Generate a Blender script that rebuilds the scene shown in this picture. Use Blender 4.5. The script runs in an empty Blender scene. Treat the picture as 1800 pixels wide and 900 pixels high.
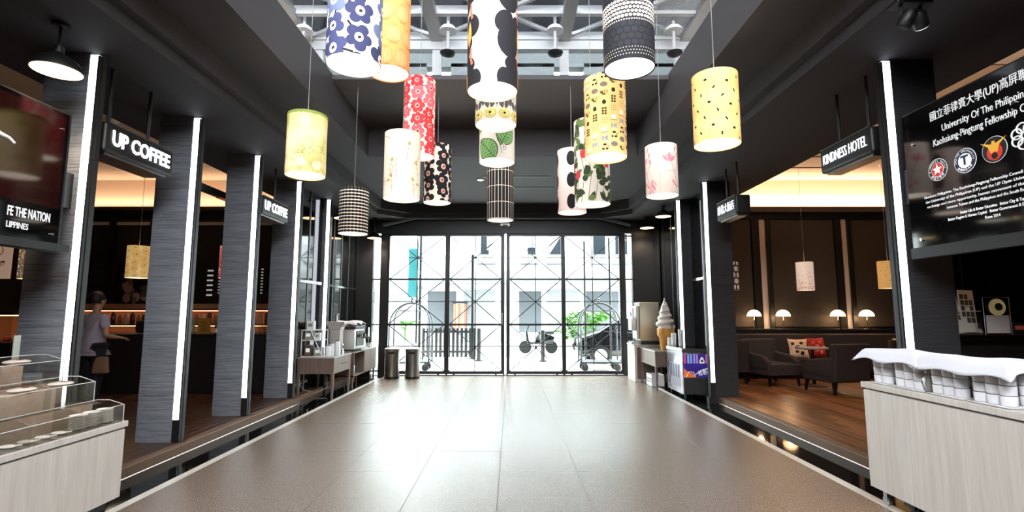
import bpy, bmesh, math, random
from mathutils import Vector, Matrix
C = bpy.context.scene.collection
sc = bpy.context.scene
PI = math.pi
random.seed(7)

# ------------------------------------------------------------------ camera, sky, exposure
cam_data = bpy.data.cameras.new('camera')
cam_data.sensor_width = 36.0
cam_data.lens = 887.0 / 1800.0 * 36.0
cam_data.shift_x = 2.0 / 1800.0
cam_data.clip_start = 0.05
cam_data.clip_end = 300
cam = bpy.data.objects.new('camera', cam_data)
C.objects.link(cam)
cam.location = (0, 0, 1.5)
cam.rotation_euler = (PI / 2 + math.radians(6.37), 0, 0)
sc.camera = cam
sc.view_settings.view_transform = 'Standard'
sc.view_settings.look = 'None'
sc.view_settings.gamma = 1.0
sc.view_settings.use_curve_mapping = False
sc.view_settings.exposure = 0.10
sc.cycles.use_denoising = True
sc.cycles.max_bounces = 8
sc.cycles.transparent_max_bounces = 24
sc.cycles.sample_clamp_indirect = 6.0
sc.cycles.caustics_reflective = False
sc.cycles.caustics_refractive = False

world = bpy.data.worlds.new('sky')
sc.world = world
world.use_nodes = True
wn = world.node_tree.nodes
wn['Background'].inputs['Color'].default_value = (0.93, 0.965, 1.0, 1)
wn['Background'].inputs['Strength'].default_value = 26.0

def area_light(name, loc, rot, sx, sy, power, col=(1, 1, 1)):
    l = bpy.data.lights.new(name, 'AREA')
    l.shape = 'RECTANGLE'; l.size = sx; l.size_y = sy
    l.energy = power; l.color = col
    o = bpy.data.objects.new(name, l); C.objects.link(o)
    o.location = loc; o.rotation_euler = rot
    return o

def portal(name, loc, rot, sx, sy):
    o = area_light(name, loc, rot, sx, sy, 1)
    o.data.cycles.is_portal = True
    return o

portal('daylight_portal', (-0.16, 12.5, 1.75), (PI / 2, 0, PI), 6.4, 3.4)
SPOT = None
# side room ceiling washes: cornice cove lamps, plus added fill lights along the fascias
WARM = (1.0, 0.70, 0.46)
area_light('cove_and_fill_lamp', (7.4, 11.82, 4.04), (math.radians(172), 0, 0), 7.0, 0.12, 120, WARM)
area_light('cove_and_fill_lamp', (4.50, 5.5, 4.15), (0, math.radians(-150), 0), 0.1, 11.0, 230, WARM)  # added unseen fill that brightens the lounge ceiling
area_light('cove_and_fill_lamp', (-4.75, 7.0, 4.15), (0, math.radians(150), 0), 0.1, 8.0, 14, WARM)  # weaker added fill for the coffee room ceiling
area_light('cove_and_fill_lamp', (-7.6, 11.82, 4.04), (math.radians(172), 0, 0), 6.0, 0.12, 42, WARM)

# ------------------------------------------------------------------ helpers
def lin(h):
    h = h.lstrip('#')
    out = []
    for i in (0, 2, 4):
        c = int(h[i:i + 2], 16) / 255.0
        out.append(c / 12.92 if c <= 0.04045 else ((c + 0.055) / 1.055) ** 2.4)
    return tuple(out)

MATS = {}
def mat(name, col='#808080', rough=0.5, metal=0.0, spec=0.5, emit=0.0, ecol=None, noise=None, bump=None, alpha=None):
    """noise = (scale xyz, colour2, contrast) ; bump = (scale xyz, strength)"""
    if name in MATS:
        return MATS[name]
    m = bpy.data.materials.new(name); MATS[name] = m
    m.use_nodes = True
    nt = m.node_tree; b = nt.nodes['Principled BSDF']
    c = lin(col) if isinstance(col, str) else col
    b.inputs['Base Color'].default_value = (*c, 1)
    b.inputs['Roughness'].default_value = rough
    b.inputs['Metallic'].default_value = metal
    b.inputs['Specular IOR Level'].default_value = spec
    if emit:
        e = lin(ecol) if isinstance(ecol, str) else (ecol or c)
        b.inputs['Emission Color'].default_value = (*e, 1)
        b.inputs['Emission Strength'].default_value = emit
    def tex(scale):
        tc = nt.nodes.new('ShaderNodeTexCoord')
        mp = nt.nodes.new('ShaderNodeMapping')
        mp.inputs['Scale'].default_value = scale
        nt.links.new(tc.outputs['Object'], mp.inputs['Vector'])
        n = nt.nodes.new('ShaderNodeTexNoise')
        n.inputs['Scale'].default_value = 1.0
        n.inputs['Detail'].default_value = 4
        n.inputs['Roughness'].default_value = 0.65
        nt.links.new(mp.outputs['Vector'], n.inputs['Vector'])
        return n
    if noise:
        n = tex(noise[0])
        r = nt.nodes.new('ShaderNodeValToRGB')
        k = noise[2] if len(noise) > 2 else 0.2
        r.color_ramp.elements[0].position = 0.5 - k
        r.color_ramp.elements[1].position = 0.5 + k
        r.color_ramp.elements[0].color = (*c, 1)
        r.color_ramp.elements[1].color = (*lin(noise[1]), 1)
        nt.links.new(n.outputs['Fac'], r.inputs['Fac'])
        nt.links.new(r.outputs['Color'], b.inputs['Base Color'])
        if emit and ecol is None:
            nt.links.new(r.outputs['Color'], b.inputs['Emission Color'])
    if bump:
        n2 = tex(bump[0])
        bp = nt.nodes.new('ShaderNodeBump')
        bp.inputs['Strength'].default_value = bump[1]
        bp.inputs['Distance'].default_value = 0.01
        nt.links.new(n2.outputs['Fac'], bp.inputs['Height'])
        nt.links.new(bp.outputs['Normal'], b.inputs['Normal'])
    return m

def glass_mat(name, tint='#ffffff', base=0.04, rough=0.0, gain=0.9):
    if name in MATS:
        return MATS[name]
    m = bpy.data.materials.new(name); MATS[name] = m
    m.use_nodes = True
    nt = m.node_tree; nt.nodes.clear()
    out = nt.nodes.new('ShaderNodeOutputMaterial')
    mix = nt.nodes.new('ShaderNodeMixShader')
    tr = nt.nodes.new('ShaderNodeBsdfTransparent'); tr.inputs['Color'].default_value = (*lin(tint), 1)
    gl = nt.nodes.new('ShaderNodeBsdfGlossy'); gl.inputs['Roughness'].default_value = rough
    lw = nt.nodes.new('ShaderNodeLayerWeight'); lw.inputs['Blend'].default_value = 0.5
    pw = nt.nodes.new('ShaderNodeMath'); pw.operation = 'POWER'; pw.inputs[1].default_value = 4.0
    ml = nt.nodes.new('ShaderNodeMath'); ml.operation = 'MULTIPLY_ADD'
    ml.inputs[1].default_value = gain; ml.inputs[2].default_value = base
    nt.links.new(lw.outputs['Facing'], pw.inputs[0])
    nt.links.new(pw.outputs[0], ml.inputs[0])
    nt.links.new(ml.outputs[0], mix.inputs['Fac'])
    nt.links.new(tr.outputs[0], mix.inputs[1]); nt.links.new(gl.outputs[0], mix.inputs[2])
    nt.links.new(mix.outputs[0], out.inputs['Surface'])
    return m

class MB:
    def __init__(s):
        s.v = []; s.f = []; s.m = []; s.sm = []
    def add(s, vs, fs, m=0, smooth=False):
        o = len(s.v); s.v += [tuple(p) for p in vs]
        for f in fs:
            s.f.append(tuple(i + o for i in f)); s.m.append(m); s.sm.append(smooth)
        return s
    def box(s, x0, x1, y0, y1, z0, z1, m=0):
        vs = [(x0, y0, z0), (x1, y0, z0), (x1, y1, z0), (x0, y1, z0), (x0, y0, z1), (x1, y0, z1), (x1, y1, z1), (x0, y1, z1)]
        return s.add(vs, [(3, 2, 1, 0), (4, 5, 6, 7), (0, 1, 5, 4), (1, 2, 6, 5), (2, 3, 7, 6), (3, 0, 4, 7)], m)
    def cb(s, cx, cy, cz, sx, sy, sz, m=0):
        return s.box(cx - sx / 2, cx + sx / 2, cy - sy / 2, cy + sy / 2, cz - sz / 2, cz + sz / 2, m)
    def quad(s, a, b, c, d, m=0):
        return s.add([a, b, c, d], [(0, 1, 2, 3)], m)
    def taper(s, cx, cy, z0, z1, a0, b0, a1, b1, m=0, dx=0, dy=0):
        vs = []
        for (z, a, b, ox, oy) in ((z0, a0, b0, dx, dy), (z1, a1, b1, 0, 0)):
            vs += [(cx + ox - a / 2, cy + oy - b / 2, z), (cx + ox + a / 2, cy + oy - b / 2, z), (cx + ox + a / 2, cy + oy + b / 2, z), (cx + ox - a / 2, cy + oy + b / 2, z)]
        return s.add(vs, [(3, 2, 1, 0), (4, 5, 6, 7), (0, 1, 5, 4), (1, 2, 6, 5), (2, 3, 7, 6), (3, 0, 4, 7)], m)
    def lathe(s, prof, n=24, cx=0, cy=0, cz=0, m=0, smooth=True, caps=True):
        vs = []
        for r, z in prof:
            for i in range(n):
                a = 2 * PI * i / n
                vs.append((cx + r * math.cos(a), cy + r * math.sin(a), cz + z))
        fs = []
        for k in range(len(prof) - 1):
            for i in range(n):
                j = (i + 1) % n
                fs.append((k * n + i, k * n + j, (k + 1) * n + j, (k + 1) * n + i))
        s.add(vs, fs, m, smooth)
        if caps:
            o = len(s.v) - len(vs)
            if prof[0][0] > 1e-4:
                s.f.append(tuple(o + i for i in reversed(range(n)))); s.m.append(m); s.sm.append(False)
            if prof[-1][0] > 1e-4:
                s.f.append(tuple(o + (len(prof) - 1) * n + i for i in range(n))); s.m.append(m); s.sm.append(False)
        return s
    def tube(s, pts, r, n=8, m=0, r2=None, closed=False):
        pts = [Vector(p) for p in pts]
        N = len(pts); vs = []; up = None
        for k, p in enumerate(pts):
            a = pts[k - 1] if (k or closed) else p
            b = pts[(k + 1) % N] if (k < N - 1 or closed) else p
            t = (b - a).normalized()
            if up is None:
                ref = Vector((0, 0, 1)) if abs(t.z) < 0.9 else Vector((1, 0, 0))
                up = (ref - t * ref.dot(t)).normalized()
            else:
                up = (up - t * up.dot(t)).normalized()
            side = t.cross(up)
            rr = r if r2 is None else r + (r2 - r) * k / (N - 1)
            for i in range(n):
                an = 2 * PI * i / n
                vs.append(p + (up * math.cos(an) + side * math.sin(an)) * rr)
        fs = []
        for k in range(N if closed else N - 1):
            k2 = (k + 1) % N
            for i in range(n):
                j = (i + 1) % n
                fs.append((k * n + i, k * n + j, k2 * n + j, k2 * n + i))
        if not closed:
            fs.append(tuple(reversed(range(n)))); fs.append(tuple((N - 1) * n + i for i in range(n)))
        return s.add(vs, fs, m, n > 5)
    def bar(s, p, q, w, h, m=0):
        p = Vector(p); q = Vector(q); t = (q - p).normalized()
        ref = Vector((0, 0, 1)) if abs(t.z) < 0.95 else Vector((0, 1, 0))
        sd = t.cross(ref).normalized() * w / 2; u = sd.cross(t).normalized() * h / 2
        vs = [p - sd - u, p + sd - u, p + sd + u, p - sd + u, q - sd - u, q + sd - u, q + sd + u, q - sd + u]
        return s.add(vs, [(3, 2, 1, 0), (4, 5, 6, 7), (0, 1, 5, 4), (1, 2, 6, 5), (2, 3, 7, 6), (3, 0, 4, 7)], m)
    def prism(s, pts, axis, a, b, m=0):
        n = len(pts)
        def P(p, w):
            if axis == 'x': return (w, p[0], p[1])
            if axis == 'y': return (p[0], w, p[1])
            return (p[0], p[1], w)
        vs = [P(p, a) for p in pts] + [P(p, b) for p in pts]
        fs = [tuple(reversed(range(n))), tuple(range(n, 2 * n))] + [(i, (i + 1) % n, n + (i + 1) % n, n + i) for i in range(n)]
        return s.add(vs, fs, m)
    def ball(s, c, rx, ry, rz, m=0, nu=16, nv=10, z0=-1.0, z1=1.0):
        prof = []
        a0 = math.asin(z0); a1 = math.asin(z1)
        for k in range(nv + 1):
            a = a0 + (a1 - a0) * k / nv
            prof.append((max(math.cos(a), 1e-5), math.sin(a)))
        o = len(s.v)
        s.lathe(prof, nu, 0, 0, 0, m, True, True)
        for i in range(o, len(s.v)):
            x, y, z = s.v[i]
            s.v[i] = (c[0] + x * rx, c[1] + y * ry, c[2] + z * rz)
        return s
    def build(s, name, mats, parent=None, bevel=0.0, seg=1, loc=None):
        me = bpy.data.meshes.new(name)
        me.from_pydata(s.v, [], s.f)
        if not isinstance(mats, (list, tuple)): mats = [mats]
        for m in mats: me.materials.append(m)
        me.polygons.foreach_set('material_index', s.m)
        me.polygons.foreach_set('use_smooth', s.sm)
        bm = bmesh.new(); bm.from_mesh(me)
        bmesh.ops.recalc_face_normals(bm, faces=bm.faces[:])
        if bevel:
            ed = [e for e in bm.edges if len(e.link_faces) == 2 and e.calc_face_angle(0) > 0.6]
            bmesh.ops.bevel(bm, geom=ed, offset=bevel, segments=seg, affect='EDGES', profile=0.6, clamp_overlap=True)
            if seg > 1:
                for f in bm.faces: f.smooth = True
        bm.to_mesh(me); bm.free()
        if seg < 2 and any(s.sm): me.set_sharp_from_angle(angle=0.75)
        o = bpy.data.objects.new(name, me); C.objects.link(o)
        if parent: o.parent = parent
        if loc: o.location = loc
        return o

def tag(o, label, cat, group=None, kind=None):
    o['label'] = label; o['category'] = cat
    if group: o['group'] = group
    if kind: o['kind'] = kind
    return o
def thing(name, label, cat, loc=(0, 0, 0), rz=0.0, group=None):
    o = bpy.data.objects.new(name, None); C.objects.link(o)
    o.empty_display_size = 0.1
    o.location = loc; o.rotation_euler = (0, 0, rz)
    return tag(o, label, cat, group)
def struct(o):
    o['kind'] = 'structure'; return o
def sthing(name, loc=(0, 0, 0)):
    o = bpy.data.objects.new(name, None); C.objects.link(o); o.location = loc
    o['kind'] = 'structure'; return o
def dup(root, loc, rz=None, label=None, group=None):
    r = root.copy(); C.objects.link(r); r.location = loc
    if rz is not None: r.rotation_euler = (0, 0, rz)
    if label: r['label'] = label
    if group: r['group'] = group
    for ch in list(root.children):
        c = ch.copy(); C.objects.link(c); c.parent = r
        for g in list(ch.children):
            d = g.copy(); C.objects.link(d); d.parent = c
    return r
def letters(body, size, m, parent, loc, rot, ext=0.004, bold=0.0, align='LEFT', name='lettering', width=None, spacing=1.0):
    cu = bpy.data.curves.new(name, 'FONT')
    cu.body = body; cu.size = size; cu.extrude = ext; cu.offset = bold
    cu.align_x = align; cu.align_y = 'CENTER'; cu.space_character = spacing; cu.resolution_u = 3
    cu.materials.append(m)
    tmp = bpy.data.objects.new(name + '_curve', cu); C.objects.link(tmp)
    bpy.context.view_layer.update()
    me = bpy.data.meshes.new_from_object(tmp.evaluated_get(bpy.context.evaluated_depsgraph_get()))
    me.name = name
    bpy.data.objects.remove(tmp); bpy.data.curves.remove(cu)
    if not me.materials: me.materials.append(m)
    o = bpy.data.objects.new(name, me); C.objects.link(o)
    o.parent = parent; o.location = loc; o.rotation_euler = rot
    if len(body) > 1: o['kind'] = 'stuff'
    if width and len(me.vertices):
        w = max(v.co.x for v in me.vertices) - min(v.co.x for v in me.vertices)
        o.scale = (width / w, 1, 1)
    return o

# ------------------------------------------------------------------ materials
M_ceil = mat('dark_ceiling_paint', '#302e31', 0.75, bump=((30, 30, 30), 0.05))
M_black = mat('matt_black', '#0d0d0e', 0.5)
M_blackg = mat('black_glass', '#070708', 0.06, spec=0.6)
M_gran = mat('polished_black_granite', '#0a0a0a', 0.05, noise=((60, 60, 60), '#161515', 0.3))
M_tile = mat('flamed_stone_tile', '#423831', 0.25, spec=1.0, noise=((120, 120, 120), '#978778', 0.11), bump=((100, 100, 100), 0.2))
M_joint = mat('tile_joint', '#453b34', 0.7)
M_line = mat('pale_stone_strip', '#cfc8be', 0.28, noise=((8, 30, 8), '#dcd6cc', 0.3))
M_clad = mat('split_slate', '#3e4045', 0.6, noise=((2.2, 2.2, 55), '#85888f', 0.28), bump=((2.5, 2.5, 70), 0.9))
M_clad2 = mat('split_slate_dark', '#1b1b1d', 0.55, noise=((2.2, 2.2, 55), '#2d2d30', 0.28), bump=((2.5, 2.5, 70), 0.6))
M_led = mat('led_white', '#ffffff', 0.4, emit=3.2, ecol='#eef2ff')
M_steel = mat('brushed_steel', '#a8a6a2', 0.32, 1.0)
M_chrome = mat('chrome', '#d8d8d8', 0.12, 1.0)
M_white = mat('white_paint', '#e6e6e6', 0.5)
M_woodp = mat('plank_wood', '#7a4b2c', 0.3, noise=((30, 2.0, 30), '#a87549', 0.25), bump=((40, 3, 40), 0.1))
M_woodq = mat('plank_wood_dark', '#4a2c1b', 0.3, noise=((30, 2.0, 30), '#7d5434', 0.25), bump=((40, 3, 40), 0.1))
M_nose = mat('step_nosing', '#6a5342', 0.5, spec=0.3)
M_ash = mat('ash_laminate', '#c6bdb4', 0.45, noise=((26, 26, 1.6), '#e2dcd5', 0.3))
M_walnut = mat('walnut_veneer', '#5a4840', 0.4, noise=((26, 26, 2), '#7c685d', 0.3))
M_frame = mat('black_steel', '#101012', 0.4, spec=0.5)
M_glass = glass_mat('door_glass', '#f4faf8', 0.03)
M_acryl = glass_mat('clear_acrylic', '#f6f6f4', 0.05, 0.02)
M_acedge = mat('acrylic_edge', '#dcdcd8', 0.2, emit=0.0)
M_warmwall = mat('cream_ceiling_paint', '#cdb7a4', 0.8)
M_darkwall = mat('brown_black_wall', '#1d1a18', 0.7)
M_blind = mat('charcoal_blind_fabric', '#3b3530', 0.8, bump=((90, 90, 90), 0.1))
M_palewall = mat('pale_wall', '#e2d5ca', 0.7)
M_fabric = mat('dark_upholstery', '#332b2a', 0.85, bump=((160, 160, 160), 0.2))
M_wglow = mat('lamp_lining', '#fff6ea', 0.6, emit=2.6, ecol='#fff3e2')
M_disc = mat('lamp_diffuser', '#fff6ea', 0.6, emit=3.6, ecol='#fff2e0')
M_bulbw = mat('warm_lamp_glow', '#ffe3b8', 0.5, emit=7.0, ecol='#ffd9a0')
M_txt = mat('lit_letters', '#ffffff', 0.4, emit=2.2, ecol='#f2f8ff')
M_print = mat('white_lettering', '#f0f0f0', 0.5, emit=0.25, ecol='#ffffff')
M_porc = mat('white_china', '#f4f4f8', 0.25)
M_cloth = mat('white_cotton', '#d2d2d9', 0.9, bump=((120, 120, 120), 0.1))
# ------------------------------------------------------------------ floors
XA = -0.14                        # axis of the hall
Y_BACK, Y_DOOR = -4.0, 12.35
fl = struct(MB().box(-2.99, 2.90, Y_BACK, 12.6, -0.12, -0.004).build('floor', M_joint))
def tile_mesh(w, d):
    g = 0.0018; c = 0.0006; h = w / 2 - g; k = d / 2 - g
    mb = MB()
    vs = [(-h, -k, -0.01), (h, -k, -0.01), (h, k, -0.01), (-h, k, -0.01), (-h, -k, -c), (h, -k, -c), (h, k, -c), (-h, k, -c),
          (-h + c, -k + c, 0), (h - c, -k + c, 0), (h - c, k - c, 0), (-h + c, k - c, 0)]
    mb.add(vs, [(0, 1, 5, 4), (1, 2, 6, 5), (2, 3, 7, 6), (3, 0, 4, 7), (4, 5, 9, 8), (5, 6, 10, 9), (6, 7, 11, 10), (7, 4, 8, 11), (8, 9, 10, 11)])
    return mb
TW, TD = 0.737, 0.69
xs = [-2.99] + [-0.107 + TW * k for k in range(-3, 4)] + [2.90]
protos = {}
for i in range(len(xs) - 1):
    w = xs[i + 1] - xs[i]
    for j in range(-3, 12):
        y0 = 4.3 + TD * j
        y1 = min(y0 + TD, 12.32)
        key = (round(w, 3), round(y1 - y0, 3))
        if key not in protos:
            o = tile_mesh(w, y1 - y0).build('tile', M_tile, fl); protos[key] = o
        else:
            o = protos[key].copy(); C.objects.link(o)
        o.location = ((xs[i] + xs[i + 1]) / 2, (y0 + y1) / 2, random.uniform(-0.0008, 0.0004))
struct(MB().box(-3.07, -2.99, Y_BACK, 11.75, -0.1, 0.001).build('trim_1', M_line))
struct(MB().box(2.90, 2.985, Y_BACK, 12.3, -0.1, 0.001).build('trim_2', M_line))
struct(MB().box(-3.5, -3.07, Y_BACK, 8.6, -0.1, 0).box(-3.75, -3.07, 8.6, 11.75, -0.1, 0).box(-3.75, -2.99, 11.75, 12.6, -0.1, 0).build('floor', M_gran))
struct(MB().box(2.985, 3.45, Y_BACK, 8.6, -0.1, 0).box(2.985, 3.6, 8.6, 12.6, -0.1, 0).build('floor', M_gran))
# raised timber floors of the side rooms, every board a piece
def plank_floor(x0, x1, y0, y1, cols, rows, px0, py0, step_x, sgn, mats):
    f = struct(MB().box(x0, x1, y0, y1, -0.1, 0.088).build('floor', M_woodq))
    w, l = 0.12, 1.16
    base = []
    for m in mats:
        mb = MB().box(-w / 2 + 0.0015, w / 2 - 0.0015, -l / 2 + 0.0015, l / 2 - 0.0015, 0, 0.012)
        o = mb.build('plank', m, f, 0.0012); base.append(o)
    used = [False] * len(base)
    for c in range(cols):
        off = (c * 0.37) % l
        for r in range(rows):
            cy = py0 + off * 0 + (r + 0.5) * l + (off - l / 2)
            k = random.randrange(len(base))
            if not used[k]: o = base[k]; used[k] = True
            else: o = base[k].copy(); C.objects.link(o)
            o.location = (px0 + sgn * (c + 0.5) * w, cy, 0.088 + random.uniform(-0.0004, 0.0004))
    return f
M_pl = [M_woodp, M_woodq, mat('plank_wood_mid', '#5e3922', 0.3, noise=((30, 2, 30), '#8f6240', 0.25), bump=((40, 3, 40), 0.1))]
plank_floor(3.56, 11, Y_BACK, 12, 40, 6, 3.56, 4.3, 0, 1, M_pl)
plank_floor(-11, -3.6, Y_BACK, 12, 34, 4, -3.6, 4.1, 0, -1, [mat('dark_board', '#2e1a10', .3, noise=((30, 2, 30), '#4a2f1e', .25)), mat('dark_board_mid', '#372114', .3, noise=((30, 2, 30), '#563824', .25))])
struct(MB().box(3.45, 3.56, Y_BACK, 8.6, 0, 0.1).build('trim_3', M_nose, bevel=0.006))
struct(MB().box(-3.6, -3.5, Y_BACK, 8.6, 0, 0.1).build('trim_4', M_nose, bevel=0.006))

# ------------------------------------------------------------------ ceiling with its stepped coffer and the roof light shaft
Z0, Z1, Z2, Z3 = 3.76, 3.875, 4.1, 4.6
HB, HC, HD = 2.94, 2.85, 2.255
YS = 8.24                          # far end of the shaft
YH = 6.45                          # far end of the opening in the shaft's lid
mb = MB()
xl, xr = -4.6, 4.35
a, b = XA - HB, XA + HB
ch = 0.55
# lower soffit (with clipped corners at the far end)
mb.add([(xl, Y_BACK, Z0), (a, Y_BACK, Z0), (a, 11.45, Z0), (a + ch, 11.45 + ch, Z0), (b - ch, 11.45 + ch, Z0), (b, 11.45, Z0), (b, Y_BACK, Z0), (xr, Y_BACK, Z0), (xr, 12.5, Z0), (xl, 12.5, Z0)],
       [(0, 1, 2, 9), (2, 3, 9), (3, 4, 8, 9), (4, 5, 8), (5, 6, 7, 8)])
def loop(h, yf, c, z):
    return [(XA - h, Y_BACK, z), (XA - h, yf, z), (XA - h + c, yf + c, z), (XA + h - c, yf + c, z), (XA + h, yf, z), (XA + h, Y_BACK, z)]
L0 = loop(HB, 11.45, ch, Z0); L1 = loop(HB, 11.45, ch, Z1); L2 = loop(HC, 11.40, ch, Z1); L3 = loop(HC, 11.40, ch, Z2)
for A, B in ((L0, L1), (L1, L2), (L2, L3)):
    for i in range(5):
        mb.quad(A[i], A[i + 1], B[i + 1], B[i])
# upper soffit ring
c, d = XA - HD, XA + HD
mb.add([L3[0], (c, Y_BACK, Z2), (c, YS, Z2), L3[1]], [(0, 1, 2, 3)])
mb.add([L3[5], (d, Y_BACK, Z2), (d, YS, Z2), L3[4]], [(0, 3, 2, 1)])
mb.add([L3[1], (c, YS, Z2), (d, YS, Z2), L3[4], L3[3], L3[2]], [(0, 1, 2, 3, 4, 5)])
# shaft walls
mb.quad((c, Y_BACK, Z2), (c, YS, Z2), (c, YS, Z3), (c, Y_BACK, Z3)).quad((d, Y_BACK, Z2), (d, YS, Z2), (d, YS, Z3), (d, Y_BACK, Z3)).quad((c, YS, Z2), (d, YS, Z2), (d, YS, Z3), (c, YS, Z3))
# lid of the shaft beyond the opening, and its near part behind the viewer
mb.box(c, d, YH, YS, Z3, Z3 + 0.06).box(c, d, Y_BACK, -3.2, Z3, Z3 + 0.06)
ceil = struct(mb.build('ceiling', M_ceil))
# roof deck above, so that no sky leaks round the shaft
struct(MB().box(-4.9, c, Y_BACK, 11, Z3, Z3 + 0.08).box(d, 4.6, Y_BACK, 11, Z3, Z3 + 0.08).box(-4.9, 4.6, YS, 12.6, Z3, Z3 + 0.08).build('ceiling', M_ceil))
# warm ceilings of the side rooms
struct(MB().box(4.35, 11, Y_BACK, 12.1, 4.69, 4.75).build('ceiling', M_warmwall))
struct(MB().box(-11, -4.6, Y_BACK, 12.1, 4.69, 4.75).build('ceiling', M_warmwall))
struct(MB().box(4.35, 4.42, Y_BACK, 12.1, Z0, 4.75).build('trim_5', M_ceil))
struct(MB().box(-4.67, -4.6, Y_BACK, 12.1, Z0, 4.75).build('trim_6', M_ceil))
# light moulding over the doors
struct(MB().bar((-3.1, 12.1, 3.60), (-2.09, 12.1, 3.83), 0.05, 0.06).bar((-2.1, 12.1, 3.83), (1.98, 12.1, 3.83), 0.05, 0.06).bar((1.97, 12.1, 3.83), (2.9, 12.1, 3.60), 0.05, 0.06).build('trim_7', mat('grey_moulding', '#55555a', 0.5)))
# slot diffusers in the coffer
for x0, y0 in ((-0.55, 9.45), (-0.1, 10.3)):
    o = MB().box(0, 1.3 if y0 < 10 else 1.0, 0, 0.05, -0.012, 0).build('air_slot', M_black, loc=(x0, y0, Z2))
    tag(o, 'long black air slot in the grey coffer beside the small downlight' if y0 < 10 else 'shorter black air slot in the grey coffer nearer the glass doors', 'vent')
t = thing('downlight', 'small round downlight in the grey coffer soffit beyond the hanging lamps', 'light', (-0.6, 9.7, Z2))
MB().lathe([(0.075, 0), (0.075, -0.012), (0.055, -0.016)], 20, caps=True).build('rim', M_white, t)
MB().lathe([(0.052, -0.017), (0.02, -0.020), (0.0001, -0.020)], 20).build('lens', M_bulbw, t)

# ------------------------------------------------------------------ walls
struct(MB().box(-11, 11, Y_BACK - 0.1, Y_BACK, -0.1, 4.75).build('wall_near', M_darkwall))
struct(MB().box(10.95, 11.05, Y_BACK, 12.1, 0, 4.75).build('wall_right', M_darkwall))
struct(MB().box(-11.05, -10.95, Y_BACK, 12.1, 0, 4.75).build('wall_left', M_darkwall))
struct(MB().box(3.6, 11, 12.0, 12.12, 0, 4.75).box(-11, -3.75, 12.0, 12.12, 0, 4.75).build('wall_back', M_darkwall))
struct(MB().box(3.61, 11, 11.985, 12.0, 3.95, 4.69).box(-11, -3.76, 11.985, 12.0, 3.98, 4.69).build('wall_cove', M_warmwall))
struct(MB().box(-3.75, -3.37, 12.28, 12.42, 0, 3.76).box(2.966, 3.6, 12.28, 12.42, 0, 3.76).box(-3.37, 2.966, 12.28, 12.42, 3.43, 3.76).build('wall_far', M_frame))
# black glass walls beside the doors, with their seams and chrome dado rail
def glass_wall(x, s, name, y0, seams):
    o = struct(MB().box(min(x, x - s * 0.08), max(x, x - s * 0.08), y0, 12.3, 0, Z0).build(name, M_blackg))
    mb = MB()
    for y in seams: mb.cb(x + s * 0.004, y, Z0 / 2, 0.012, 0.05, Z0)
    mb.build('seam', M_frame, o)
    return o
gw = glass_wall(-3.75, 1, 'wall_left', 8.6, (9.3, 10.6, 11.1, 11.6, 12.0))
glass_wall(3.6, -1, 'wall_right', 8.65, (9.3, 10.6, 11.2, 11.8))
struct(MB().box(-3.75, -3.70, 8.7, 9.9, 2.03, 2.08).box(-3.75, -3.72, 10.1, 12.2, 2.03, 2.07).build('trim_8', M_chrome))
struct(MB().box(3.54, 3.6, 8.7, 9.9, 2.1, 2.15).build('trim_9', M_chrome))
# cornices and window-like panels of the side rooms' back walls
struct(MB().box(3.61, 11, 11.72, 11.985, 3.86, 3.98).build('trim_10', mat('cornice_wood', '#3a2e27', 0.6)))
struct(MB().box(-11, -3.76, 11.72, 11.985, 3.90, 3.98).build('trim_11', mat('cornice_dark', '#1c1816', 0.6)))
struct(MB().box(3.7, 10.9, 11.55, 12.0, 1.02, 1.12).build('trim_12', M_black))
mb = MB()
for x0, x1 in ((5.745, 5.922), (6.085, 6.18), (7.718, 7.882), (8.032, 8.127), (9.6, 9.75), (4.0, 4.15)): mb.box(x0, x1, 11.9, 12.0, 1.12, 3.86)
mb.box(3.7, 10.9, 11.88, 12.0, 3.72, 3.86)
struct(mb.build('trim_13', M_black))
struct(MB().box(5.922, 6.085, 11.96, 12.0, 1.12, 3.72).box(7.882, 8.032, 11.96, 12.0, 1.12, 3.72).build('trim_14', M_palewall))
for k, (x0, x1, lab) in enumerate(((4.2, 5.72, 'charcoal roller blind panel behind the leftmost lounge lamp, next to the first pale strip'), (6.2, 7.70, 'charcoal roller blind panel between the two pale wall strips'), (8.14, 9.58, 'charcoal roller blind panel right of the second pale strip, behind the yellow lounge lamp'))):
    t = thing('roller_blind', lab, 'blind', ((x0 + x1) / 2, 11.93, 1.14), group='lounge roller blinds')
    w = x1 - x0
    MB().cb(0, 0, 1.29, w, 0.012, 2.54).build('cloth', M_blind, t)
    MB().cb(0, 0, 0.015, w, 0.03, 0.03).build('bottom_rail', M_frame, t)
# left room: dark panels, pale strips
mb = MB()
for x0, x1 in ((-9.6, -9.45), (-8.62, -8.47), (-8.2, -8.05), (-6.5, -6.35), (-5.3, -5.15)): mb.box(x0, x1, 11.9, 12.0, 1.6, 3.9)
mb.box(-10.9, -3.8, 11.88, 12.0, 3.66, 3.72)
struct(mb.build('trim_15', M_black))
struct(MB().box(-8.47, -8.2, 11.96, 12.0, 2.5, 3.66).box(-10.9, -3.8, 11.95, 11.98, 3.58, 3.66).build('trim_16', M_palewall))

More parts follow.
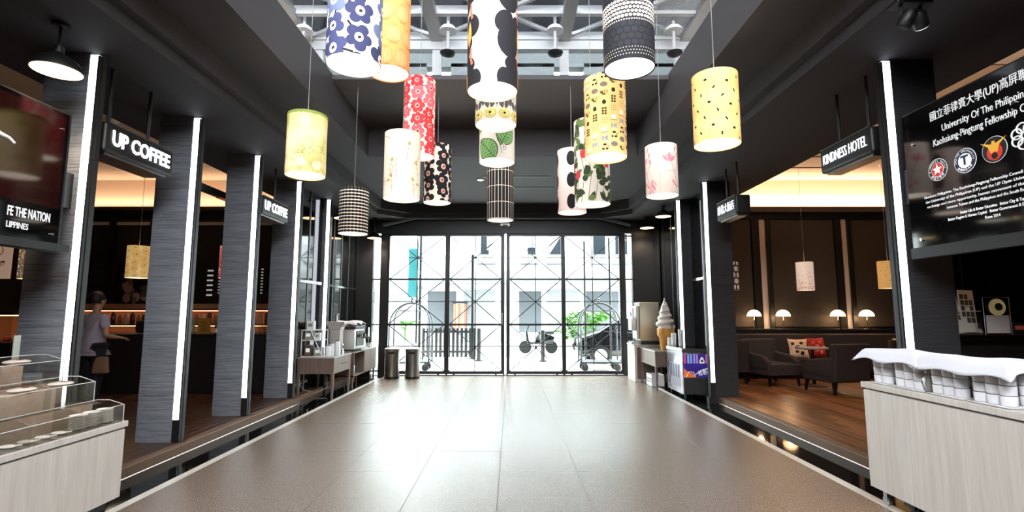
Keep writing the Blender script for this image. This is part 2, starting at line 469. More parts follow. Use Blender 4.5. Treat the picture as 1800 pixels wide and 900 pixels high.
# ------------------------------------------------------------------ slate pillars with light strips
def pillar(x, y, s, label, clad):
    """s=+1: pillar of the left row (light strip on its right edge)"""
    t = thing('pillar', label, 'pillar', (x, y, 0), group='slate pillars along the hall')
    e = lambda a, b: (min(a * s, b * s), max(a * s, b * s))
    MB().box(*e(-0.45, -0.055), 0.0, 0.12, 0.1, 3.76).build('slate_cladding', clad, t)
    MB().box(*e(-0.055, 0.035), 0.02, 0.07, 0.1, 3.76).box(*e(0.016, 0.03), -0.012, 0.07, 0.1, 3.73).build('edge_trim', M_black, t)
    MB().box(*e(-0.055, 0.016), -0.008, 0.02, 0.34, 3.74).build('light_strip', M_led, t)
    MB().box(*e(-0.055, 0.028), -0.008, 0.02, 0.0, 0.34).box(*e(-0.45, 0.05), 0.005, 0.115, 0.0, 0.1).build('plinth', M_black, t)
PL = ['nearest left pillar, behind the acrylic display boxes', 'left pillar between the two lit hanging signs, second from the viewer', 'third left pillar, at the near end of the second lit sign',
      'left slate pillar in front of the espresso table, fourth along', 'farthest left pillar, half behind the espresso machine']
for k, y in enumerate((4.2, 5.65, 7.06, 8.5, 9.92)):
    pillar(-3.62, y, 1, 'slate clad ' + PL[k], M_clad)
for k, (y, lab) in enumerate(((4.31, 'dark slate pillar with light strip behind the tall black notice board'), (8.57, 'dark slate pillar with light strip beside the purple freezer'), (9.98, 'farthest right dark pillar, behind the paper cups and freezer'))):
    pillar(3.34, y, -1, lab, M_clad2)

# ------------------------------------------------------------------ glazed doors
ZR = (0.10, 1.205, 2.304, 3.374)
def leaf(n, x0, x1, handle=None):
    t = sthing('door_%d' % n, ((x0 + x1) / 2, Y_DOOR, 0))
    h = (x1 - x0) / 2
    mb = MB()
    for s in (-1, 1): mb.box(*sorted((s * h, s * (h + 0.045))), -0.025, 0.025, 0.03, 3.43)
    mb.box(-h, h, -0.025, 0.025, 0.03, 0.10).box(-h, h, -0.025, 0.025, 3.374, 3.43)
    mb.build('door_frame', M_frame, t)
    for z in ZR[1:3]: MB().box(-h, h, -0.022, 0.022, z - 0.024, z + 0.024).build('glazing_bar', M_frame, t)
    for z in (0.69, 1.762, 2.836): MB().box(-h, h, -0.010, 0.010, z - 0.009, z + 0.009).build('thin_bar', M_frame, t)
    MB().box(-0.010, 0.010, -0.010, 0.010, 0.10, 3.374).build('thin_bar', M_frame, t)
    for r in range(3):
        z0, z1 = ZR[r], ZR[r + 1]
        MB().bar((-h, -0.012, z0), (h, -0.012, z1), 0.022, 0.020).build('diagonal_rod', M_frame, t)
        MB().bar((-h, 0.012, z1), (h, 0.012, z0), 0.022, 0.020).build('diagonal_rod', M_frame, t)
        MB().lathe([(0.03, -0.02), (0.03, 0.02)], 12).build('rod_joint', M_frame, t, loc=(0, 0, (z0 + z1) / 2))
    MB().box(-h, h, -0.003, 0.003, 0.10, 3.374).build('pane', M_glass, t)
    if handle is not None:
        MB().cb(handle, -0.05, 1.35, 0.03, 0.05, 0.28).build('door_handle', M_steel, t)
    for s in (-0.8, 0.8):
        MB().cb(s * h, -0.02, 0.015, 0.04, 0.04, 0.03).build('floor_guide', M_black, t)
leaf(1, -2.98, -1.608); leaf(2, -1.497, -0.236, 0.655); leaf(3, -0.028, 1.234); leaf(4, 1.331, 2.661)
for n, (x0, x1) in ((1, (-3.368, -3.188)), (2, (2.80, 2.966))):
    t = sthing('window_%d' % n, ((x0 + x1) / 2, Y_DOOR, 0)); h = (x1 - x0) / 2
    mb = MB()
    for z in ZR: mb.box(-h, h, -0.02, 0.02, z - 0.018, z + 0.018)
    for z in (0.69, 1.762, 2.836): mb.box(-h, h, -0.008, 0.008, z - 0.006, z + 0.006)
    mb.build('window_frame', M_frame, t)
    MB().box(-h, h, -0.003, 0.003, 0.1, 3.374).build('pane', M_glass, t)
struct(MB().box(-3.188, -3.025, 12.29, 12.41, 0, 3.43).box(2.706, 2.80, 12.29, 12.41, 0, 3.43).box(-1.57, -1.535, 12.3, 12.4, 0, 3.43).box(1.26, 1.305, 12.3, 12.4, 0, 3.43).box(-0.19, -0.155, 12.3, 12.4, 0, 3.43).box(-0.11, -0.073, 12.3, 12.4, 0, 3.43).build('trim_17', M_frame))
struct(MB().box(-3.3, 2.9, 12.24, 12.6, -0.02, 0.012).build('trim_18', M_frame))
t = thing('door_sensor', 'small pale motion sensor box on the header above the doors', 'sensor', (-0.14, 12.28, 3.63))
MB().cb(0, -0.04, 0, 0.24, 0.08, 0.07).build('housing', M_steel, t, 0.008)
MB().cb(0, -0.085, -0.01, 0.12, 0.012, 0.03).build('lens', M_black, t)

# ------------------------------------------------------------------ roof light seen through the shaft: steel grid, panes, facade
ZT = 7.8
M_wsteel = mat('white_steel', '#c4c6c9', 0.45)
M_gsteel = mat('grey_steel', '#9b9a98', 0.45, 0.3)
M_roofglass = glass_mat('grey_roof_glass', '#86888a', 0.015, 0.0, 0.3)
sky = sthing('window_3', (0, 0, ZT))
nodes = (-4.63, -1.69, 1.22, 4.0)
mids = (-3.0, -0.22, 2.5)
for y in (10.98, 9.98, 8.98, 7.98, 6.98, 5.98, 4.98, 3.98, 2.98, 1.98, 0.98, -0.02, -1.02, -2.02, -3.02):
    MB().box(-4.75, 4.1, y - 0.06, y + 0.06, -0.09, 0.09).build('cross_beam', M_wsteel, sky)
for k, x in enumerate(nodes):
    MB().box(x - 0.13, x + 0.13, -3.2, 11.0, -0.16, 0.02).build('long_beam', M_gsteel, sky)
yy = [10.98 - i for i in range(15)]
for i in range(14):
    A, B = (nodes, mids) if i % 2 == 0 else (mids, nodes)
    y0, y1 = yy[i], yy[i + 1]
    for p in A:
        for q in B:
            if abs(p - q) < 2.2:
                MB().bar((p, y0, -0.02), (q, y1, -0.02), 0.07, 0.07).build('brace', M_wsteel, sky)
for k in range(3):
    MB().box(nodes[k] + 0.06, nodes[k + 1] - 0.06, -3.2, 11.0, 0.10, 0.112).build('pane', M_roofglass, sky)
gmb = MB()
for i in range(60):
    y = 8.0 + i * 0.05; gmb.bar((3.0, y, 0.0), (3.86, y + 0.25, 0.0), 0.012, 0.03)
    if i < 20: gmb.bar((3.0 + i * 0.043, 8.0, 0.0), (3.0 + i * 0.043, 10.9, 0.0), 0.012, 0.03)
g = gmb.build('grating', M_wsteel, sky); g['kind'] = 'stuff'
# glazed end wall under the far beam
mb = MB()
mb.box(-4.75, 4.1, 10.9, 11.1, 7.46, 7.66)
for x in nodes[1:3]: mb.box(x - 0.10, x + 0.10, 10.95, 11.05, 4.6, 7.5)
mb.box(-4.75, -4.30, 10.95, 11.05, 4.6, 7.5).box(3.75, 4.1, 10.95, 11.05, 4.6, 7.5)
w4 = struct(mb.build('window_4', M_wsteel))
for k in range(3): MB().box(nodes[k], nodes[k + 1], 11.0, 11.006, 4.7, 7.46).build('pane', M_glass, w4)
# neighbouring building round the roof light
M_fac = mat('grey_render', '#232528', 0.8, noise=((2, 2, 2), '#2d2f33', 0.3))
M_win = mat('dark_window', '#1c2126', 0.12)
t = thing('building', 'grey building with dark windows seen up through the glass roof light', 'building', (0, 13.0, 4.6))
mb = MB()
mb.box(-9, 9, 0, 0.3, 3.5, 8.2).box(-9, 9, 0, 0.3, 0, 2.7)
for x in (-8.2, -6.0, -4.55, -2.8, -1.1, 0.65, 2.5, 4.0, 6.5, 8.4): mb.box(x - 0.52, x + 0.52, 0, 0.3, 2.6, 3.6)
mb.build('wall', M_fac, t)
for k in range(9):
    x = -7.6 + k * 1.9
    for z in (4.0, 6.1):
        f = MB().cb(x, -0.02, z + 0.85, 1.2, 0.06, 1.7).build('window_frame', M_frame, t)
        MB().cb(x, -0.055, z + 0.85, 1.06, 0.02, 1.56).build('pane', M_win, f)
for x, lab in ((-6.4, 'grey side wing left of the roof light'), (5.6, 'grey side wing right of the roof light')):
    t = thing('building_wing', lab, 'building', (x, 0, 4.68))
    MB().box(-0.15, 0.15, -3, 12.9, 0, 5.6).build('wall', M_fac, t)
    for k in range(6):
        s = 1 if x < 0 else -1
        f = MB().cb(s * 0.16, 1 + k * 2.0, 2.9, 0.06, 1.2, 1.5).build('window_frame', M_frame, t)
        MB().cb(s * 0.195, 1 + k * 2.0, 2.9, 0.02, 1.06, 1.36).build('pane', M_win, f)
# reflector lamps in the roof light
ul = None
UL = ((-4.45, 'leftmost white reflector lamp under the roof light'), (-1.35, 'white reflector lamp between the orange and the black-and-white shades'), (0.95, 'white reflector lamp left of the black dotted shade'), (3.5, 'white reflector lamp right of the black dotted shade'))
for x, lab in UL:
    if ul is None:
        ul = thing('reflector_lamp', lab, 'lamp', (x, 10.25, 7.0), group='reflector lamps in the roof light')
        MB().tube([(0, 0, 0.02), (0, 0, 1.0)], 0.035, 8).build('stem', M_wsteel, ul)
        MB().ball((0, 0, 0.5), 0.19, 0.19, 0.15, nu=20, nv=6, z0=0.0).build('reflector', M_white, ul)
        MB().lathe([(0.03, -0.08), (0.15, -0.02), (0.17, 0.02), (0.14, 0.04)], 20).build('bowl', M_black, ul)
    else:
        dup(ul, (x, 10.25, 7.0), label=lab)
# ------------------------------------------------------------------ fabric pendant lamps
class Print:
    """flat shapes printed round a cylindrical shade: s = arc length (0 faces the hall's near end), h = height"""
    def __init__(s, R, H): s.R, s.H, s.mb = R, H, MB()
    def P(s, a, h, lay):
        r = s.R + 0.0014 + lay * 0.0007; t = a / s.R
        return (r * math.sin(t), -r * math.cos(t), min(max(h, 0.001), s.H - 0.001))
    def blob(s, a, h, out, col, lay=0):
        if h + max(p[1] for p in out) < 0 or h + min(p[1] for p in out) > s.H: return
        n = len(out); K = max(2, math.ceil(max(math.hypot(*p) for p in out) / 0.024)); fr = [(k + 1) / K for k in range(K)]
        vs = [s.P(a, h, lay)]
        for f in fr:
            vs += [s.P(a + p[0] * f, h + p[1] * f, lay) for p in out]
        fs = [(0, 1 + i, 1 + (i + 1) % n) for i in range(n)]
        for k in range(K - 1):
            for i in range(n):
                j = (i + 1) % n
                fs.append((1 + k * n + i, 1 + (k + 1) * n + i, 1 + (k + 1) * n + j, 1 + k * n + j))
        s.mb.add(vs, fs, col)
    def ell(s, a, h, rx, ry, col, lay=0, rot=0, n=16):
        c, d = math.cos(rot), math.sin(rot)
        s.blob(a, h, [(rx * math.cos(2 * PI * i / n) * c - ry * math.sin(2 * PI * i / n) * d, rx * math.cos(2 * PI * i / n) * d + ry * math.sin(2 * PI * i / n) * c) for i in range(n)], col, lay)
    def flower(s, a, h, r, col, lay=0, n=6, rot=0.0, amp=0.3, rnd=0.0):
        N = 42; out = []
        ks = [1 + random.uniform(-rnd, rnd) for _ in range(n)]
        for i in range(N):
            t = 2 * PI * i / N; u = n * t / (2 * PI); k = ks[int(u) % n]
            rr = r * (1 - amp + amp * abs(math.sin(PI * u)) ** 0.55 * 1.0) * k
            out.append((rr * math.cos(t + rot), rr * math.sin(t + rot)))
        s.blob(a, h, out, col, lay)
    def leaf(s, a, h, L, w, rot, col, lay=0, n=9):
        c, d = math.cos(rot), math.sin(rot); out = []
        for sg in (1, -1):
            for i in range(n):
                t = i / n if sg == 1 else 1 - i / n
                x = (t - 0.5) * L; y = sg * w / 2 * math.sin(PI * t) ** 0.75 * (1.15 - 0.4 * t)
                out.append((x * c - y * d, x * d + y * c))
        s.blob(a, h, out, col, lay)
    def stroke(s, pts, w, col, lay=0, w2=None):
        P2 = []
        for (p, q) in zip(pts[:-1], pts[1:]):
            m = max(1, int(math.hypot(q[0] - p[0], q[1] - p[1]) / 0.02))
            P2 += [(p[0] + (q[0] - p[0]) * i / m, p[1] + (q[1] - p[1]) * i / m) for i in range(m)]
        P2.append(pts[-1]); vs = []; N = len(P2)
        for k, p in enumerate(P2):
            a = P2[max(k - 1, 0)]; b = P2[min(k + 1, N - 1)]
            dx, dy = b[0] - a[0], b[1] - a[1]; l = math.hypot(dx, dy) or 1
            ww = (w if w2 is None else w + (w2 - w) * k / max(N - 1, 1)) / 2
            vs += [s.P(p[0] - dy / l * ww, p[1] + dx / l * ww, lay), s.P(p[0] + dy / l * ww, p[1] - dx / l * ww, lay)]
        if all(v[2] <= 0.0011 for v in vs) or all(v[2] >= s.H - 0.0011 for v in vs): return
        s.mb.add(vs, [(2 * k, 2 * k + 1, 2 * k + 3, 2 * k + 2) for k in range(N - 1)], col)
    def arc(s, a, h, rx, ry, t0, t1, w, col, lay=0, n=12):
        s.stroke([(a + rx * math.cos(t0 + (t1 - t0) * i / n), h + ry * math.sin(t0 + (t1 - t0) * i / n)) for i in range(n + 1)], w, col, lay)
    def rect(s, a, h, w, hh, col, lay=0, rot=0):
        c, d = math.cos(rot), math.sin(rot)
        s.stroke([(a - w / 2 * c, h - w / 2 * d), (a + w / 2 * c, h + w / 2 * d)], hh, col, lay)

def fab(name, col, e=0.5):
    return mat('print_' + name, col, 0.85, emit=e * 0.58)
F_white = fab('white', '#efe3d6', 0.45); F_black = fab('black', '#17151a', 0.12)
def pendant(label, x, y, zb, h, zc, base, design=None, inks=(), R=0.19, glow=None):
    t = thing('pendant_lamp', label, 'lamp', (x, y, zb), group='fabric drum pendants')
    MB().lathe([(R - 0.004, 0.0), (R, 0.002), (R, h - 0.002), (R - 0.004, h), (R - 0.006, h - 0.004), (R - 0.006, 0.004), (R - 0.004, 0.0)], 64, caps=False).build('shade', base, t)
    MB().lathe([(R - 0.0065, 0.02), (R - 0.0065, h - 0.02)], 48, caps=False).build('lining', M_wglow, t)
    MB().lathe([(R - 0.007, 0.012), (R - 0.007, 0.016)], 48).build('diffuser', glow or M_disc, t)
    mb = MB()
    for k in range(3):
        an = 2 * PI * k / 3 + 0.4
        mb.bar((0, 0, h - 0.03), ((R - 0.006) * math.cos(an), (R - 0.006) * math.sin(an), h - 0.03), 0.006, 0.006)
    mb.lathe([(0.02, h - 0.05), (0.02, h - 0.01), (0.008, h + 0.02)], 12)
    mb.build('fitter', M_steel, t)
    MB().tube([(0, 0, h), (0, 0, zc - zb)], 0.0035, 6).build('cord', mat('grey_cord', '#7a7a78', 0.5), t)
    if design:
        p = Print(R, h); random.seed(hash(len(label)) % 97 + 3); design(p)
        p.mb.build('printed_pattern', list(inks), t)['kind'] = 'stuff'
    return t
W = 2 * PI * 0.19
def poppies(sp, r, ncol, ring, dot, stem=None, n=6, amp=0.28, ringr=0.36, rnd=0.1):
    def f(p):
        cols = int(round(W / sp)); s = W / cols
        rows = int(p.H / (sp * 0.9)) + 2
        for c in range(cols):
            for rr in range(-1, rows):
                a = -W / 2 + (c + 0.5) * s + random.uniform(-.1, .1) * s
                h = (rr + (0.5 if c % 2 else 0)) * sp * 0.93 + random.uniform(-.08, .08) * s + 0.03
                k = r * random.uniform(0.88, 1.08)
                if stem is not None:
                    an = random.uniform(0, 2 * PI)
                    p.stroke([(a, h), (a + math.cos(an) * k * 1.45, h + math.sin(an) * k * 1.45)], r * 0.14, stem, 0)
                p.flower(a, h, k, random.randrange(ncol), 1, n, random.uniform(0, 6), amp, rnd)
                if ring is not None: p.ell(a, h, k * ringr * 0.9, k * ringr, ring, 2)
                if dot is not None: p.ell(a + .003, h, k * .14, k * .11, dot, 3, 0.5)
    return f
ZR_ = ZT - 0.05
F_y = '#e8b968'
# 1 blue poppies
pendant('navy and blue poppy print drum lamp on white, at the upper left', -1.13, 3.45, 3.26, 0.85, ZR_, F_white, poppies(0.205, 0.107, 3, 3, 4, 4, 5, .40), [fab('navy', '#34375c', .15), fab('slate_blue', '#6c7696', .2), fab('indigo', '#434770', .15), F_white, F_black])
# 2 orange line flowers
def d_orange(p):
    for c in range(7):
        for r in range(5):
            a = -W / 2 + (c + .5) * W / 7 + (.08 if r % 2 else 0); h = 0.08 + r * .22
            if h > p.H * .62: continue
            p.blob(a, h, [(.07 * math.cos(t * PI / 8), .085 * math.sin(t * PI / 8) * (1.15 if t < 8 else .8)) for t in range(16)], 1, 0)
            for k in range(9):
                q = (k - 4) * .017
                p.stroke([(a + q * .3, h - .09), (a + q * 1.1, h - .02), (a + q * .9, h + .05), (a + q * .25, h + .10)], 0.0028, 0, 1)
pendant('tall plain orange drum lamp with faint line drawn tulips', -1.16, 4.57, 3.75, 1.2, ZR_, fab('orange', '#e0904f', .5), d_orange, [fab('orange_line', '#a85f2c', .3), fab('orange_pale', '#e8a468', .5)])
# 3 big black and white petals
def d_cow(p):
    for a0 in (-.255, .175, .55):
        for k in range(4):
            h = 0.02 + k * .36
            p.flower(a0 + (.0 if k % 2 else .02), h + .05, .165, 0, 0, 3, .5 + k, .42)
            p.ell(a0 - .03, h - .05, .105, .13, 0, 1)
            p.stroke([(a0 + .09, h + .14), (a0 + .07, h + .20), (a0 + .075, h + .27)], .024, 1, 2)
            p.leaf(a0 - .01 + (.06 if a0 < 0 else .11), h + .03, .2, .06, 1.5, 2, 1) if a0 > .3 or k % 2 else None
    for k in range(4):
        p.leaf(-.275, .05 + k * .36, .19, .07, 1.5, 2, 3); p.leaf(.29, .06 + k * .36, .17, .06, 1.6, 2, 3)
pendant('largest lamp in the middle, white with huge black petals and coral strokes', -0.14, 3.67, 3.16, 1.15, ZR_, fab('milk', '#e9dacb', .35), d_cow, [F_black, fab('coral', '#dc6f50', .5), fab('amber', '#eda550', .6)])
# 4 black with dotted bands
def d_dots(p):
    for r in range(5):
        for c in range(42):
            p.ell(-W / 2 + (c + (.5 if r % 2 else 0)) * W / 42, .33 + r * .031, random.uniform(.011, .014), random.uniform(.011, .0145), 0, 0, n=10)
    for c in range(64): p.ell(-W / 2 + c * W / 64, .30, .006, .006, 0, 0, n=8)
    for r, hh in ((0, .035), (1, .06), (2, .085)):
        for c in range(56): p.ell(-W / 2 + (c + .5 * (r % 2)) * W / 56, hh, .0042, .0042, 0, 0, n=6)
    for r in range(9):
        for c in range(22):
            h = .12 + r * .05
            if .285 < h < .49: h += .24
            p.ell(-W / 2 + (c + (.5 if r % 2 else 0)) * W / 22, h, .023, .022, 1, 0, n=10)
pendant('black drum lamp with bands of cream dots, at the upper right', 0.90, 3.65, 3.33, 0.85, ZR_, fab('soot', '#16161c', .1), d_dots, [fab('cream_dot', '#f2dfca', .6), fab('dim_dot', '#24242a', .12)])
# 5 red poppies
pendant('tall red and pink poppy print drum lamp', -1.14, 6.07, 3.41, 0.98, ZR_, fab('blush', '#f0d5c4', .55), poppies(0.172, 0.09, 3, 3, 4, 4), [fab('red', '#c0282e', .45), fab('rose', '#d85a60', .5), fab('scarlet', '#cc363a', .45), fab('pink_ring', '#f08a86', .5), F_black])
# 6 twigs
def d_twig(p):
    for k in range(24):
        a = random.uniform(-W / 2, W / 2); h = random.uniform(0, p.H)
        an = random.choice((1.57, 1.4, .4, 2.7)) + random.uniform(-.2, .2); pts = [(a, h)]
        for i in range(3):
            an += random.uniform(-.25, .25); pts.append((pts[-1][0] + .06 * math.cos(an), pts[-1][1] + .06 * math.sin(an)))
        p.stroke(pts, .0042, 0, 0, .002)
        for (x, y) in pts[1:]:
            for q in (.6, -.6, 1.1): p.stroke([(x, y), (x + .075 * math.cos(an + q), y + .075 * math.sin(an + q))], .003, 1, 0, .0012)
        if k % 2 == 0: p.ell(pts[-1][0], pts[-1][1], .022, .016, 2, 0, an)
pendant('cream drum lamp with thin brown twigs, in front of the red one', -1.16, 5.25, 2.69, 0.71, ZR_, fab('ivory', '#f2dfc8', .62), d_twig, [fab('bark', '#7c5a40', .3), fab('bark_light', '#b39878', .4), fab('olive_bud', '#b0a468', .45)])
# 7 black poppies
pendant('black poppy print drum lamp behind the cream twig one', -1.04, 6.98, 3.03, 0.82, Z3, fab('cream', '#f0ddcc', .55), poppies(0.19, 0.106, 1, 1, 2, None, 5, .38), [F_black, fab('salmon_ring', '#d9a088', .5), fab('brown_dot', '#3a2a22', .2)])
# 8 grey leaves above yellow peonies
def d_peony(p):
    for c in range(9):
        a = -W / 2 + (c + .15) * W / 9
        p.ell(a, .055, .062, .048, 1, 0, n=18)
        for k in range(3):
            p.arc(a, .05, .022 + k * .016, .016 + k * .012, .2 + k, 5.2 + k, .0035, 2, 1)
        p.ell(a, .055, .012, .01, 2, 2)
        for q in range(3):
            p.leaf(a + .02 + q * .042, .14 + .03 * (q % 2), .085, .048, -1.57 + (q - 1) * .25, 0, 0)
            p.stroke([(a + .02 + q * .042, .26), (a + .02 + q * .042, .105)], .003, 2, 1)
        for q in range(2): p.flower(a + .05 * q, .36 + .1 * q, .055, 1, 0)
pendant('beige drum lamp with grey leaves over yellow peonies', -0.14, 4.52, 3.22, 0.55, ZR_, fab('sand', '#d9ccba', .5), d_peony, [fab('leaf_grey', '#5b5552', .3), fab('peony_yellow', '#e9c978', .55), F_black])
# 9 green leaves
def d_leaf(p):
    for (a, h, L, w, r) in ((-.11, .11, .31, .24, 2.3), (.11, .27, .30, .22, 1.1), (-.42, .2, .27, .18, 1.0), (.36, .1, .26, .18, 2.1), (-.26, .40, .24, .17, 2.4), (.24, .46, .24, .17, 1.0), (.52, .3, .26, .18, 1.3)):
        p.leaf(a, h, L, w, r, 1, 0); p.leaf(a, h, L * .94, w * .92, r, 0, 1)
        c, d = math.cos(r), math.sin(r)
        T = lambda x, y: (a + x * c - y * d, h + x * d + y * c)
        p.stroke([T(-L * .45, 0), T(L * .45, 0)], .005, 1, 2)
        for k in range(7):
            x = -L * .4 + k * L * .12
            for sg in (1, -1):
                q = .40 * w * math.sin(PI * (x / L + .58)) if abs(x / L + .08) < .5 else .03
                p.stroke([T(x, 0), T(x + .03, sg * q * .6), T(x + .035, sg * q)], .0045, 1, 2)
    p.stroke([(-.08, .36), (.02, .2), (.06, .05)], .004, 1, 2); p.stroke([(-.16, .36), (0, .26), (.08, .12)], .004, 1, 2)
    p.arc(.085, .11, .017, .017, 0, 6.3, .004, 1, 2)
pendant('white drum lamp with big green veined leaves below the beige one', -0.15, 5.29, 3.10, 0.52, ZR_, F_white, d_leaf, [fab('leaf_green', '#7fae68', .45), F_black])
# 10 black grid
def d_grid(p):
    cols = 24
    for c in range(cols): p.stroke([(-W / 2 + (c + .5) * W / cols, 0), (-W / 2 + (c + .5) * W / cols, p.H)], .006, 0, 0)
    for h in (.012, .245, .475, .70): p.stroke([(-W / 2, h), (0, h), (W / 2, h)], .007, 0, 1)
pendant('slim black drum lamp with a white window grid, lowest in the middle row', -0.15, 7.07, 2.79, 0.80, Z3, fab('ink', '#1a1714', .12), d_grid, [fab('line_cream', '#ead9c6', .5)])
# 11 green watercolour
def wash():
    m = bpy.data.materials.new('green_wash_fabric'); m.use_nodes = True
    nt = m.node_tree; b = nt.nodes['Principled BSDF']; b.inputs['Roughness'].default_value = .85
    tc = nt.nodes.new('ShaderNodeTexCoord'); mp = nt.nodes.new('ShaderNodeMapping'); mp.inputs['Scale'].default_value = (3.2, 3.2, 2.6)
    n = nt.nodes.new('ShaderNodeTexNoise'); n.inputs['Scale'].default_value = 1.4; n.inputs['Detail'].default_value = 6
    r = nt.nodes.new('ShaderNodeValToRGB'); r.color_ramp.elements[0].position = .30; r.color_ramp.elements[1].position = .72
    r.color_ramp.elements[0].color = (*lin('#f3dfbc'), 1); r.color_ramp.elements[1].color = (*lin('#97994f'), 1)
    e = r.color_ramp.elements.new(.5); e.color = (*lin('#dccd8a'), 1)
    nt.links.new(tc.outputs['Object'], mp.inputs[0]); nt.links.new(mp.outputs[0], n.inputs['Vector']); nt.links.new(n.outputs['Fac'], r.inputs[0])
    nt.links.new(r.outputs[0], b.inputs['Base Color']); nt.links.new(r.outputs[0], b.inputs['Emission Color']); b.inputs['Emission Strength'].default_value = .42
    return m
def d_green(p):
    for k in range(46): p.blob(-W / 2 + (k + .5) * W / 46, p.H - .008, [(.022 * math.cos(t * PI / 4), .026 * math.sin(t * PI / 4) * random.uniform(.7, 1.3)) for t in range(8)], 0, 0)
    for k in range(230):
        a = random.uniform(-W / 2, W / 2); p.ell(a, .19 + .035 * math.sin(a * 9) + random.gauss(0, .022), random.uniform(.002, .007), random.uniform(.002, .006), random.randrange(2), 0, n=6)
    for k in range(60): p.ell(random.uniform(-W / 2, W / 2), random.uniform(.02, p.H), .0016, .0016, 1, 0, n=6)
    for k in range(8): p.flower(-W / 2 + k * W / 8 + .03, .06 + random.uniform(0, .04), .05, 2, 0, 5, k, .2, .2)
pendant('yellow green watercolour drum lamp hanging on the left', -2.05, 4.91, 2.85, 0.62, ZR_, wash(), d_green, [fab('moss', '#8c9a44', .4), fab('dark_moss', '#5a6a28', .3), fab('peach_wash', '#f3dcb0', .55)])
# 12 black scallops
def d_scal(p):
    for r in range(14):
        for c in range(26):
            p.ell(-W / 2 + c * W / 26, .018 + r * .0435, .0245, .0165, 0, 0, n=10); p.stroke([(-W / 2 + c * W / 26, .018 + r * .0435), (-W / 2 + (c + 1) * W / 26, .018 + r * .0435)], .02, 0, 0)
pendant('small drum lamp with rows of black scallops, lowest on the left', -2.11, 6.67, 2.54, 0.60, Z3, fab('cream2', '#efdfc8', .55), d_scal, [F_black])
# 13 pinkish with black drops
def d_drop(p):
    for a0 in (-.28, -.01, .27, .55):
        for k in range(4):
            p.ell(a0 - .02, .12 + k * .29, .06, .10, 0, 0, n=20)
    for k in range(110):
        a = random.uniform(-W / 2, W / 2); h = random.uniform(0, p.H); q = random.uniform(.003, .011)
        if abs((a + .15 + .27) % .27 - .13) < .07: p.ell(a, h, q, q, 1 + k % 2, 1, n=8)
pendant('pale pink drum lamp with black drops, half behind the leafy green one', 0.82, 6.64, 2.82, 0.85, Z3, fab('pale_pink', '#f3d9cc', .58), d_drop, [F_black, fab('pink_dot', '#e08a84', .5), fab('pink_dot2', '#d9655f', .5)])
# 14 leaves and red fruit
def d_bird(p):
    for k in range(190):
        a = random.uniform(-W / 2, W / 2); h = random.uniform(.03, p.H)
        low = h < .45
        p.leaf(a, h, random.uniform(.07, .12), random.uniform(.05, .075), random.uniform(0, 6.3), (1 if random.random() < .7 else 0) if low else (0 if random.random() < .6 else 1), k % 2)
    for k in range(16): p.stroke([(-W / 2 + k * W / 16, 0), (-W / 2 + k * W / 16 + .04, .3), (-W / 2 + k * W / 16 - .02, .6)], .005, 1, 0)
    for (a, h) in ((-.12, .52), (.14, .42), (.30, .55), (-.3, .40), (-.2, .3), (.5, .5), (-.5, .6)): p.blob(a, h, [(.042 * math.cos(t * PI / 8), .05 * math.sin(t * PI / 8)) for t in range(16)], 2, 2)
pendant('tall drum lamp with dark green leaves and red fruit on white', 0.88, 5.34, 2.65, 0.92, ZR_, F_white, d_bird, [fab('fern', '#6a8048', .35), fab('bottle', '#3c4a34', .22), fab('fruit', '#d4424a', .5)])
# 15 kitchen motifs
def d_food(p):
    random.seed(5)
    for c in range(14):
        for r in range(9):
            a = -W / 2 + (c + .5) * W / 14; h = .045 + r * .083 + (.03 if c % 2 else 0); k = (c * 5 + r * 3) % 8
            if k == 0:
                for q in range(6): p.arc(a, h + .02, .008 + q * .005, .03, PI, 1.5 * PI, .004, 1, 0); p.stroke([(a + (q - 2.5) * .012, h - .005), (a + (q - 2.5) * .014, h + .03)], .004, 1, 0)
                p.rect(a, h - .012, .03, .012, 1, 0)
            elif k == 1:
                p.ell(a, h, .032, .026, 3, 0)
                for q in range(5): p.stroke([(a - .024 + q * .012, h - .02), (a - .024 + q * .012, h + .02)], .006, 0, 1)
            elif k == 2:
                for q in range(6): p.ell(a - .012 + .024 * (q % 2), h - .024 + (q // 2) * .024, .011, .011, 1, 0, n=10)
            elif k == 3:
                p.ell(a, h, .034, .026, 2, 0); p.arc(a, h, .026, .018, 0, 6.3, .003, 0, 1); p.arc(a, h, .015, .009, 0, 6.3, .003, 0, 1); p.stroke([(a - .03, h), (a + .03, h)], .003, 0, 1)
            elif k == 4:
                p.ell(a, h, .026, .022, 3, 0); p.stroke([(a - .03, h - .03), (a + .03, h - .03)], .004, 0, 0)
            elif k == 5: p.ell(a, h, .018, .021, 0, 0)
            elif k == 6:
                p.rect(a, h - .015, .018, .05, 0, 0, 1.57); p.rect(a, h + .024, .03, .018, 0, 0)
                for q in range(3): p.stroke([(a + .016, h - .02 + q * .014), (a + .036, h - .014 + q * .014)], .005, 0, 0)
            else:
                for q in range(9): p.ell(a - .02 + (q % 3) * .02, h - .02 + (q // 3) * .02, .005, .003, 0, 0, n=6)
pendant('amber drum lamp crowded with small black kitchen and plant motifs', 0.87, 4.49, 2.90, 0.74, ZR_, fab('amber_ground', '#f0c47e', .6), d_food, [fab('brown_black', '#2a211c', .14), fab('dark_olive', '#5a4a1e', .25), fab('taupe', '#a58c80', .4), fab('pale_cream', '#fbe9cf', .65)])
